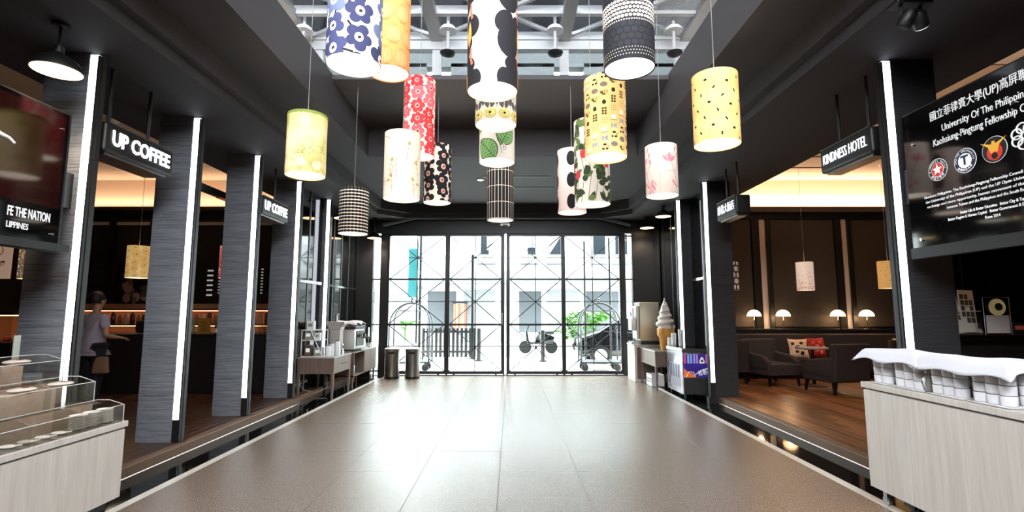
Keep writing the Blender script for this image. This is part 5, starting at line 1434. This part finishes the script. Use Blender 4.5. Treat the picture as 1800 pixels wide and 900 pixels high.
for (x, y, r, lab) in ((-6.55, 8.0, .16, 'white conical smoke detector on the coffee room ceiling'), (7.0, 10.9, .10, 'white disc detector beside the lounge air slots'), (5.05, 10.8, .09, 'small disc detector in the lounge ceiling near the Chinese sign')):
    t = thing('smoke_detector', lab, 'detector', (x, y, 4.69)); MB().lathe([(r, 0), (r * .9, -.03)], 20).build('base', M_white, t); MB().lathe([(r * .8, -.03), (r * .4, -.10 * r / .16), (.001, -.10 * r / .16)], 20).build('cone', M_white, t)
for (x, y, w_, d_, lab) in ((6.5, 10.1, 1.5, .07, 'long dark air slot in the warm lounge ceiling'), (6.6, 10.9, 1.0, .05, 'shorter dark air slot near the lounge back wall')):
    o = MB().box(-w_ / 2, w_ / 2, -d_ / 2, d_ / 2, -.012, 0).build('air_slot', mat('slot_brown', '#4a3a30', .7)); o.location = (x, y, 4.69); tag(o, lab, 'vent')
t = thing('ceiling_panel', 'square access panel in the lounge ceiling above the notice board', 'panel', (6.05, 5.75, 4.69)); MB().box(-.45, .45, -.45, .45, -.006, 0).build('panel', M_palewall, t); MB().box(-.47, .47, -.47, -.45, -.01, 0).box(-.47, .47, .45, .47, -.01, 0).box(-.47, -.45, -.45, .45, -.01, 0).box(.45, .47, -.45, .45, -.01, 0).build('frame', mat('slot_brown'), t)

for (x, y, e_) in ((-6.9, 8.9, 40), (-5.9, 8.9, 40), (-5.25, 8.9, 30), (7.35, 10.0, 140), (4.95, 9.6, 140)):
    l_ = bpy.data.lights.new('recessed_light_bulb', 'SPOT'); l_.energy = e_; l_.color = (1, .74, .50); l_.spot_size = 1.9; l_.spot_blend = .7; l_.shadow_soft_size = .07
    lo = bpy.data.objects.new('recessed_light_bulb', l_); C.objects.link(lo); lo.location = (x, y, 4.66)
# ------------------------------------------------------------------ lounge, right
tl = None
for k, x in enumerate((5.61, 6.28, 7.54, 8.205)):
    lab = ('leftmost dome table lamp on the lounge ledge', 'table lamp just right of the first pale strip', 'table lamp just left of the second pale strip', 'rightmost table lamp on the lounge ledge')[k]
    if tl is None:
        tl = thing('table_lamp', lab, 'lamp', (x, 11.72, 1.12), group='dome table lamps on the ledge')
        MB().lathe([(.10, 0), (.10, .015), (.012, .022)], 20).build('base', M_chrome, tl); MB().tube([(0, 0, .02), (0, 0, .30)], .008, 8).build('stem', M_chrome, tl)
        MB().ball((0, 0, .29), .155, .155, .15, nu=24, nv=8, z0=0.0).build('shade', mat('milk_glass_lit', '#ffe0b0', .4, emit=3.2, ecol='#ffd6a0'), tl)
        l_ = bpy.data.lights.new('table_lamp_bulb', 'POINT'); l_.energy = 7; l_.color = (1, .62, .34); l_.shadow_soft_size = .06
        lo = bpy.data.objects.new('table_lamp_bulb', l_); C.objects.link(lo); lo.parent = tl; lo.location = (0, -.03, .24)
    else: dup(tl, (x, 11.72, 1.12), label=lab)
t = thing('banquette', 'long dark upholstered banquette along the lounge back wall', 'sofa', (7.0, 11.24, .1))
MB().box(-2.9, 3.2, -.35, .30, .12, .42).build('seat', M_fabric, t, .04, 3); MB().box(-2.9, 3.2, .10, .34, .42, .92).build('backrest', M_fabric, t, .04, 3); MB().box(-2.85, 3.15, -.30, .30, 0, .12).build('plinth', M_black, t)
def cushion(name, label, x, y, z, rx, rz, m, dots=None):
    n = 12; vs = []; 
    for sg in (1, -1):
        for j in range(n + 1):
            for i in range(n + 1):
                u, v = i / n * 2 - 1, j / n * 2 - 1
                th = .075 * ((1 - u ** 4) * (1 - v ** 4)) ** .5
                p_ = .21 * (1 - .09 * (1 - v * v)); q_ = .21 * (1 - .09 * (1 - u * u))
                vs.append((u * p_, sg * th, v * q_ + .2))
    N_ = (n + 1) ** 2
    fs = [(s_ * N_ + j * (n + 1) + i, s_ * N_ + j * (n + 1) + i + 1, s_ * N_ + (j + 1) * (n + 1) + i + 1, s_ * N_ + (j + 1) * (n + 1) + i) for s_ in (0, 1) for j in range(n) for i in range(n)]
    t = thing(name, label, 'cushion', (x, y, z), rz, 'scatter cushions in the lounge'); t.rotation_euler = (rx, 0, rz)
    MB().add(vs, fs, 0, True).build('cover', m, t)
    if dots:
        db = MB(); random.seed(3)
        for k in range(9):
            u, v = random.uniform(-.14, .14), .2 + random.uniform(-.14, .14)
            th = .075 * ((1 - (u / .21) ** 4) * (1 - ((v - .2) / .21) ** 4)) ** .5
            db.ball((u, -th, v), .04, .006, .032, nu=10, nv=4)
        db.build('printed_blots', dots, t)
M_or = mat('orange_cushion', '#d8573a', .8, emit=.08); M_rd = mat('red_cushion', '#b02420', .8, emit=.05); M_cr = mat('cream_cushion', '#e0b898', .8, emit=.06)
cushion('cushion', 'orange cushion showing above the dark sofa next to the pillar', 4.72, 11.07, .56, -.15, .1, M_or)
cushion('cushion', 'cream cushion with black blots behind the round table', 6.2, 11.00, .53, -.2, -.05, M_cr, M_black)
cushion('cushion', 'red poppy cushion right of the cream one', 6.62, 11.02, .55, -.2, .25, M_rd, mat('pink_blot', '#e0785a', .8))
cushion('cushion', 'pale patterned cushion at the right end, behind the white cloths', 8.5, 11.02, .54, -.2, 0, M_cr, M_rd)
ac = None
def armchair(x, y, rz, lab):
    global ac
    if ac is None:
        ac = thing('armchair', lab, 'chair', (x, y, .1), rz, 'dark lounge armchairs')
        # local: front towards -y
        MB().box(-.36, .36, -.38, .30, .20, .42).build('seat', M_fabric, ac, .035, 3)
        MB().prism([(.20, .22), (.36, .22), (.42, .86), (.30, .86)], 'x', -.36, .36).build('backrest', M_fabric, ac, .03, 3)
        for s_ in (-1, 1): MB().prism([(-.34, .30), (.30, .30), (.34, .62), (-.20, .56), (-.36, .46)], 'x', *sorted((s_ * .27, s_ * .37))).build('arm', M_fabric, ac, .025, 2)
        for sx in (-.30, .30):
            for sy in (-.31, .27): MB().taper(sx, sy, 0, .21, .03, .03, .05, .05, dx=.02 * (1 if sx > 0 else -1), dy=.03 * (1 if sy > 0 else -1)).build('leg', mat('dark_leg', '#1c120d', .4), ac)
    else: dup(ac, (x, y, .1), rz, lab)
armchair(5.75, 9.12, PI + .2, 'nearest dark armchair turned with its back to the hall, right of the round table')
armchair(5.15, 10.15, .2, 'dark armchair facing the hall behind the round table')
armchair(4.3, 10.42, PI + .05, 'dark armchair with its back to the hall, next to the dark pillar')
armchair(7.85, 10.35, PI - .15, 'dark armchair at the right, just behind the white covered trolley')
t = thing('round_table', 'small round cafe table with steel edge among the lounge armchairs', 'table', (5.84, 9.92, .1)); MB().lathe([(.001, .70), (.27, .70), (.28, .71), (.28, .725), (.001, .728)], 32).build('table_top', M_silver, t); MB().tube([(0, 0, .02), (0, 0, .70)], .03, 12).build('column', M_black, t); MB().lathe([(.22, 0), (.22, .015), (.03, .03)], 24).build('foot', M_black, t)

# ------------------------------------------------------------------ the person at the coffee counter
def skin_mesh(name, nodes, edges, root, m, parent, sub=2):
    names = list(nodes); idx = {n: i for i, n in enumerate(names)}
    me = bpy.data.meshes.new(name + '_skeleton'); me.from_pydata([nodes[n][0] for n in names], [(idx[a], idx[b]) for a, b in edges], [])
    o = bpy.data.objects.new(name, me); C.objects.link(o)
    sm = o.modifiers.new('skin', 'SKIN'); sm.use_smooth_shade = True; sm.branch_smoothing = .6
    for n in names:
        v = me.skin_vertices[0].data[idx[n]]; r = nodes[n][1]; v.radius = r if isinstance(r, tuple) else (r, r); v.use_root = (n == root)
    o.modifiers.new('sub', 'SUBSURF').levels = sub; o.modifiers['sub'].render_levels = sub
    bpy.context.view_layer.update()
    dg = bpy.context.evaluated_depsgraph_get()
    m2 = bpy.data.meshes.new_from_object(o.evaluated_get(dg)); m2.name = name
    o.modifiers.clear(); o.data = m2; bpy.data.meshes.remove(me)
    m2.materials.clear(); m2.materials.append(m)
    for p in m2.polygons: p.use_smooth = True
    o.parent = parent
    return o
t = thing('person', 'person in pale lilac short-sleeved shirt and dark trousers, back turned, at the coffee counter', 'person', (-6.16, 7.55, .1), -.25)
M_skin = mat('skin', '#b98a70', .55)
N = {'pel': ((0, 0, .93), .105), 'abd': ((0, .005, 1.06), .095), 'che': ((0, 0, 1.24), .105), 'nk0': ((0, -.01, 1.38), .065), 'nk1': ((0, .005, 1.45), .05), 'hd0': ((0, .02, 1.50), (.07, .08)), 'hd1': ((0, .015, 1.58), (.078, .09)), 'hd2': ((0, .0, 1.645), (.05, .055)), 'nose': ((0, .125, 1.555), .012)}
E_ = [('pel', 'abd'), ('abd', 'che'), ('che', 'nk0'), ('nk0', 'nk1'), ('nk1', 'hd0'), ('hd0', 'hd1'), ('hd1', 'hd2'), ('hd1', 'nose')]
for s_, nm in ((-1, 'l'), (1, 'r')):
    el = (s_ * .26, -.03, 1.06) if s_ > 0 else (s_ * .25, -.02, 1.07)
    wr_ = (s_ * .24, .20, 1.02) if s_ > 0 else (s_ * .25, .05, .83)
    d_ = Vector(wr_) - Vector(el); d_.normalize()
    pm_ = tuple(Vector(wr_) + d_ * .06)
    N.update({'sh' + nm: ((s_ * .165, -.005, 1.345), .05), 'el' + nm: (el, .042), 'wr' + nm: (wr_, .027), 'pa' + nm: (pm_, (.038, .020))})
    E_ += [('che', 'sh' + nm), ('sh' + nm, 'el' + nm), ('el' + nm, 'wr' + nm), ('wr' + nm, 'pa' + nm)]
    side = d_.cross(Vector((0, 0, 1))) if abs(d_.z) < .8 else Vector((0, 1, 0))
    side.normalize(); curl = Vector((0, 0, -1)) if abs(d_.z) < .8 else Vector((-s_, 0, 0))
    for k, (off, ln_) in enumerate(((-.028, .062), (-.010, .075), (.009, .070), (.027, .055))):
        a_ = Vector(pm_) + side * off + d_ * .02; b2 = a_ + d_ * ln_ * .5 + curl * .008; c2 = b2 + d_ * ln_ * .4 + curl * .025
        for j, (p_, r_) in enumerate(((a_, .0095), (b2, .0085), (c2, .0075))): N['f%s%d%d' % (nm, k, j)] = (tuple(p_), r_)
        E_ += [('pa' + nm, 'f%s%d0' % (nm, k)), ('f%s%d0' % (nm, k), 'f%s%d1' % (nm, k)), ('f%s%d1' % (nm, k), 'f%s%d2' % (nm, k))]
    th0 = Vector(wr_) + d_ * .03 - side * .03; th1 = th0 - side * .025 + d_ * .035
    N['t%s0' % nm] = (tuple(th0), .011); N['t%s1' % nm] = (tuple(th1), .009); E_ += [('wr' + nm, 't%s0' % nm), ('t%s0' % nm, 't%s1' % nm)]
    N.update({'hp' + nm: ((s_ * .085, 0, .86), .095), 'kn' + nm: ((s_ * .10, .02, .48), .058), 'an' + nm: ((s_ * .10, -.02, .09), .038), 'to' + nm: ((s_ * .115, .13, .035), .034)})
    E_ += [('pel', 'hp' + nm), ('hp' + nm, 'kn' + nm), ('kn' + nm, 'an' + nm), ('an' + nm, 'to' + nm)]
skin_mesh('body', N, E_, 'pel', M_skin, t)
S = {k: (N[k][0], (N[k][1] if not isinstance(N[k][1], tuple) else N[k][1][0]) + {'pel': .05, 'abd': .05, 'che': .055}.get(k, .024)) for k in ('pel', 'abd', 'che', 'shl', 'shr')}
S['nk0'] = ((0, -.01, 1.375), .062); S['hem'] = ((0, 0, .83), .155); S['pel'] = ((0, 0, .93), .155)
for nm in 'lr':
    a_, b_ = Vector(N['sh' + nm][0]), Vector(N['el' + nm][0]); S['sl' + nm] = (tuple(a_ + (b_ - a_) * .68), .066)
skin_mesh('shirt', S, [('hem', 'pel'), ('pel', 'abd'), ('abd', 'che'), ('che', 'nk0'), ('che', 'shl'), ('che', 'shr'), ('shl', 'sll'), ('shr', 'slr')], 'pel', mat('lilac_shirt', '#a39aa6', .85), t)
Tr = {k: (N[k][0], N[k][1] + .016) for k in ('hpl', 'hpr', 'knl', 'knr', 'anl', 'anr')}; Tr['pel'] = ((0, 0, .90), .125)
skin_mesh('trousers', Tr, [('pel', 'hpl'), ('pel', 'hpr'), ('hpl', 'knl'), ('knl', 'anl'), ('hpr', 'knr'), ('knr', 'anr')], 'pel', mat('dark_trousers', '#17161a', .85), t)
MB().ball((0, -.018, 1.60), .098, .108, .115, nu=20, nv=12, z0=-.55).build('hair', mat('black_hair', '#0f0c0b', .5), t)
for s_ in (-1, 1):
    MB().ball((s_ * .085, .012, 1.56), .012, .022, .032, nu=10, nv=6).build('ear', M_skin, t)
    MB().ball((s_ * .033, .098, 1.585), .014, .008, .008, nu=8, nv=5).build('eye', M_porc, t)
    MB().ball((s_ * .11, .05, .04), .05, .13, .04, nu=14, nv=6, z0=-.95).build('shoe', M_black, t)
MB().ball((0, .105, 1.515), .026, .008, .007, nu=8, nv=5).build('mouth', mat('lips', '#9a5a50', .5), t)
t = thing('shoulder_bag', 'tan cloth bag hanging at the hip of the person', 'bag', (-5.97, 7.48, .62)); MB().taper(0, 0, 0, .24, .22, .08, .18, .05).build('bag_body', mat('tan_cloth', '#8a6a50', .8), t, .02, 2); MB().tube([(-.08, 0, .23), (-.10, .02, .45), (-.12, .06, .74), (-.10, .1, .45), (-.05, .02, .23)], .008, 6).build('strap', mat('tan_cloth'), t)

# ------------------------------------------------------------------ the street outside
struct(MB().box(-14, 14, 12.6, 17.2, -.12, -.005).build('floor', mat('pavement_stone', '#d5d3cf', .6, noise=((3, 3, 3), '#e2e0dc', .3))))
struct(MB().box(-40, 40, 17.2, 22.5, -.2, -.06).build('floor', mat('road_asphalt', '#8d8d8e', .7, noise=((6, 6, 6), '#9c9c9c', .3))))
struct(MB().box(-40, 40, 22.5, 30, -.12, .03).build('floor', mat('pavement_stone')))
M_cart = mat('dark_cart_steel', '#55565a', .35, 1.0)  # even tone, kept dark because bare chrome mirrors the bright sky
def cart(x, y, lab):
    t = thing('luggage_cart', lab, 'luggage cart', (x, y, -.005), group='birdcage luggage carts')
    MB().box(-.54, .54, -.30, .30, .20, .25).build('platform', mat('dark_carpet', '#26262a', .8), t, .01, 2); MB().tube([(-.55, -.31, .225), (.55, -.31, .225), (.55, .31, .225), (-.55, .31, .225)], .022, 8, closed=True).build('bumper', M_frame, t)
    for sy in (-.27, .27):
        p_ = [(-.52, sy, .25), (-.52, sy, 1.15)] + [(.52 * -math.cos(a * PI / 12), sy * (1 - .8 * math.sin(a * PI / 12)), 1.2 + .55 * math.sin(a * PI / 12)) for a in range(1, 12)] + [(.52, sy, 1.15), (.52, sy, .25)]
        MB().tube(p_, .022, 10).build('bow', M_cart, t)
    MB().tube([(-.45, 0, 1.55), (.45, 0, 1.55)], .014, 8).build('hanging_rail', M_cart, t)
    MB().lathe([(.03, 1.73), (.05, 1.78), (.02, 1.82), (.04, 1.86), (.001, 1.9)], 14).build('finial', M_cart, t)
    for sx in (-.42, .42):
        for sy in (-.2, .2):
            MB().tube([(sx, sy - .025, .09), (sx, sy + .025, .09)], .09, 20).build('wheel', M_black, t); MB().cb(sx, sy, .16, .05, .07, .09).build('fork', M_cart, t)
cart(-2.63, 13.45, 'birdcage luggage cart outside the left glass door, behind the bins')
cart(2.33, 13.45, 'birdcage luggage cart outside the right glass door')
# slatted fence across the pavement
t = thing('slat_fence', 'dark slatted fence standing outside the two left doors', 'fence', (-2.0, 16.4, -.005))
for z in (.22, .85): MB().box(-.85, .85, -.02, .02, z, z + .07).build('rail', M_frame, t)
for k in range(13): MB().box(-.84 + k * .136, -.84 + k * .136 + .085, -.04, -.02, .08, 1.0).build('slat', M_frame, t)
for x in (-.82, .82): MB().box(x - .03, x + .03, -.02, .04, 0, 1.0).build('post', M_frame, t)
def pole(x, y, h, r, lab, name='pole', cat='pole'):
    t = thing(name, lab, cat, (x, y, -.05)); MB().tube([(0, 0, 0), (0, 0, h)], r, 10).build('shaft', M_frame, t); MB().lathe([(r * 2, 0), (r * 2, .08), (r, .1)], 12).build('base', M_frame, t)
pole(-1.26, 16.6, 4.6, .06, 'dark street pole seen through the second glass door')
pole(-3.0, 16.7, 4.2, .05, 'dark street pole behind the teal street sign')
pole(2.12, 14.5, 3.6, .03, 'thin dark pole left of the bush, through the right door'); pole(2.84, 14.5, 3.7, .03, 'thin dark pole right of the bush, through the right door')
pole(-1.0, 15.9, 1.05, .07, 'short dark bollard right of the slatted fence', 'bollard', 'bollard'); pole(.98, 15.8, 1.0, .07, 'short dark bollard seen through the third glass door', 'bollard', 'bollard')
t = thing('street_sign', 'tall teal vertical street sign seen through the leftmost door', 'sign', (-3.3, 17.0, 2.0)); MB().box(-.15, .15, -.05, .05, 0, 1.65).build('panel', mat('teal_sign', '#2a7478', .5), t); MB().bar((.13, 0, .3), (.36, -.25, .3), .05, .05).bar((.13, 0, 1.3), (.36, -.25, 1.3), .05, .05).build('bracket', M_frame, t)
letters('\u505c\u8eca\u5834', .26, M_white, t, (0, -.055, .85), (PI / 2, 0, 0), .002, 0, 'CENTER') if False else None
# plants
M_lf = mat('fresh_leaf', '#3f6e26', .5, noise=((5, 5, 5), '#5d8c3a', .3)); M_lf2 = mat('lime_leaf', '#5f9236', .5, noise=((6, 6, 6), '#4b7a28', .3))
def leaf_blade(mb, p, d_, L, w):
    p, d_ = Vector(p), Vector(d_).normalized(); s_ = d_.cross(Vector((0, 0, 1))); s_ = s_.normalized() if s_.length > .01 else Vector((1, 0, 0)); u = s_.cross(d_)
    vs = []
    for f_, k in ((0, .1), (.3, .9), (.6, 1), (.85, .55), (1, .03)):
        c_ = p + d_ * L * f_ - Vector((0, 0, 1)) * L * .28 * f_ * f_
        vs += [c_ - s_ * w / 2 * k, c_ + u * .03 * k * -1, c_ + s_ * w / 2 * k]
    fs = []
    for i in range(4): fs += [(3 * i, 3 * i + 1, 3 * i + 4, 3 * i + 3), (3 * i + 1, 3 * i + 2, 3 * i + 5, 3 * i + 4)]
    mb.add(vs, fs, 0, True)
t = thing('potted_plant', 'broad-leaved green plant in a white pot behind the left cart', 'plant', (-3.05, 14.7, -.005)); MB().lathe([(.001, 0), (.24, 0), (.32, .62), (.30, .62), (.28, .56), (.001, .56)], 24).build('pot', M_white, t)
random.seed(12)
for k in range(9):
    a = k * 2.4; q = MB(); leaf_blade(q, (0, 0, 1.0 + .05 * (k % 3)), (math.cos(a), math.sin(a), .75), .55, .26); q.tube([(0, 0, .56), (.02 * math.cos(a), .02 * math.sin(a), 1.02 + .05 * (k % 3))], .012, 5); q.build('leaf', M_lf, t)
t = thing('bush', 'bright lime green bush behind the right cart', 'bush', (3.1, 19.2, -.06)); q = MB(); random.seed(14)
for k in range(700):
    a, z = random.uniform(0, 2 * PI), random.uniform(.5, 1.5); r = 1.35 * math.sqrt(random.random()) * (1.0 - .35 * abs(z - 1.0))
    leaf_blade(q, (r * math.cos(a), r * math.sin(a) * .6, z), (random.gauss(0, 1), random.gauss(0, 1), .5), .26, .12)
q.build('foliage', M_lf2, t)['kind'] = 'stuff'; MB().box(-1.1, 1.1, -.45, .45, 0, .55).build('planter', M_white, t, .02)
# car
t = thing('car', 'dark glossy car parked outside behind the right luggage cart', 'car', (3.75, 15.9, -.06)); t.rotation_euler = (0, 0, 0)
M_car = mat('black_car_paint', '#0c0d10', .08, spec=.8)
prof = [(-1.75, .25), (-1.80, .55), (-1.70, .82), (-1.15, .98), (-.55, 1.36), (.2, 1.48), (1.3, 1.46), (2.0, 1.1), (2.4, .95), (2.45, .3)]
MB().prism(prof, 'y', -.78, .78).build('body', M_car, t, .10, 4)
MB().prism([(-.98, .98), (-.48, 1.30), (.2, 1.40), (.2, .98)], 'y', -.79, -.70).build('side_window', M_win, t); MB().prism([(.28, .98), (.28, 1.40), (1.2, 1.38), (1.7, 1.0)], 'y', -.79, -.70).build('side_window', M_win, t)
MB().quad((-1.10, -.62, 1.02), (-1.10, .62, 1.02), (-.56, .55, 1.375), (-.56, -.55, 1.375)).build('windscreen', M_win, t)
for x in (-1.1, 1.55):
    for sy in (-.74, .74):
        w_ = MB().tube([(x, sy - .09, .30), (x, sy + .09, .30)], .30, 28).build('wheel', M_black, t); s_ = -1 if sy < 0 else 1
        MB().tube([(x, sy + s_ * .088, .30), (x, sy + s_ * .10, .30)], .19, 20).build('hubcap', M_silver, w_)
MB().cb(-1.70, -.55, .70, .12, .3, .12).build('headlamp', M_silver, t); MB().bar((-1.0, -.80, 1.0), (.2, -.80, .94), .02, .03).build('trim_strip', M_chrome, t)
# scooter behind bollard
t = thing('scooter', 'parked dark scooter seen through the third glass door', 'scooter', (1.05, 19.6, -.06))
for x in (-.5, .5): MB().tube([(x, -.05, .24), (x, .05, .24)], .24, 20).build('wheel', M_black, t)
MB().prism([(-.45, .35), (.55, .35), (.62, .62), (.25, .78), (-.05, .72), (-.12, .45), (-.35, .42), (-.42, .9), (-.50, .9)], 'y', -.14, .14).build('body', M_car, t, .03, 2); MB().tube([(-.44, 0, .85), (-.36, 0, 1.05)], .03, 8).tube([(-.36, -.32, 1.06), (-.36, .32, 1.06)], .02, 8).build('handlebar', M_black, t); MB().box(.0, .6, -.13, .13, .74, .84).build('seat', M_black, t, .03, 2)
# street buildings
M_wh = mat('white_render', '#c8c9ca', .8); M_shut = mat('shutter_grey', '#7d7f81', .5); M_shop = mat('shop_dark', '#474b4f', .4)
def street_building(label, x0, x1, z1, wx, wz, shops, col):
    t = thing('street_building', label, 'building', ((x0 + x1) / 2, 25.0, .03), group='white buildings across the street'); o_ = (x0 + x1) / 2
    MB().box(x0 - o_, x1 - o_, 0, 4, 0, z1).build('wall', col, t)
    for x in wx:
        for z in wz:
            f_ = MB().cb(x - o_, -.03, z + .6, .72, .08, 1.3).build('window_frame', M_wh, t); MB().cb(x - o_, -.075, z + .6, .6, .02, 1.18).build('pane', M_win, f_)
            b_ = MB()
            for k in range(7): b_.bar((x - o_ - .4 + k * .133, -.3, z - .45), (x - o_ - .4 + k * .133, -.3, z + .0), .02, .02)
            b_.bar((x - o_ - .42, -.3, z), (x - o_ + .42, -.3, z), .03, .03).box(x - o_ - .45, x - o_ + .45, -.32, 0, z - .5, z - .42); b_.build('balcony_rail', M_shop, t)
    for (a, b2, kind) in shops:
        if kind == 'shutter':
            for k in range(16): MB().box(a - o_, b2 - o_, -.05, 0, .1 + k * .155, .1 + k * .155 + .148).build('shutter_slat', M_shut, t)
        else:
            f_ = MB().box(a - o_, b2 - o_, -.06, 0, .1, 2.7).build('shop_front', M_wh, t); MB().box(a - o_ + .1, b2 - o_ - .1, -.08, -.06, .5, 2.5).build('pane', M_shop, f_)
    MB().box(x0 - o_, x1 - o_, -1.2, 0, 2.85, 2.97).build('canopy', mat('canopy_grey', '#808184', .6), t); MB().box(x0 - o_, x1 - o_, -.15, 0, 3.0, 3.5).build('fascia_sign', mat('pale_fascia', '#a4a2a0', .6), t)
street_building('white building with rows of small windows behind the two right doors', -.4, 9, 9, (.9, 2.2, 4.4, 5.5, 7.0), (4.3, 7.0), ((.3, 1.6, 'window'), (1.8, 3.4, 'shutter'), (3.6, 5.4, 'window'), (5.6, 7.4, 'shutter')), M_wh)
street_building('white building behind the second glass door with one column of windows', -4.6, -.5, 8, (-1.2,), (4.3, 6.4), ((-4.2, -2.6, 'window'), (-2.3, -.8, 'shutter')), M_wh)
street_building('low white building at the far left, behind the teal sign', -12, -4.7, 5.2, (-9.5, -7.5), (3.7,), ((-8.5, -6.6, 'window'), (-6.4, -5.0, 'shutter')), M_wh)
t = thing('hanging_goods', 'reddish brown hanging goods outside the shop left of the street pole', 'goods', (-2.45, 24.55, .03)); MB().box(-.35, .35, -.1, .1, 1.9, 1.98).box(-.33, -.29, -.03, .03, 0, 1.9).box(.29, .33, -.03, .03, 0, 1.9).build('rack', M_frame, t)
for k in range(6): MB().box(-.32 + k * .11, -.23 + k * .11, -.06, .06, .7, 1.88).build('garment', mat('garment_%d' % (k % 3), ('#8e5a40', '#a87858', '#6e4436')[k % 3], .8), t, .01)
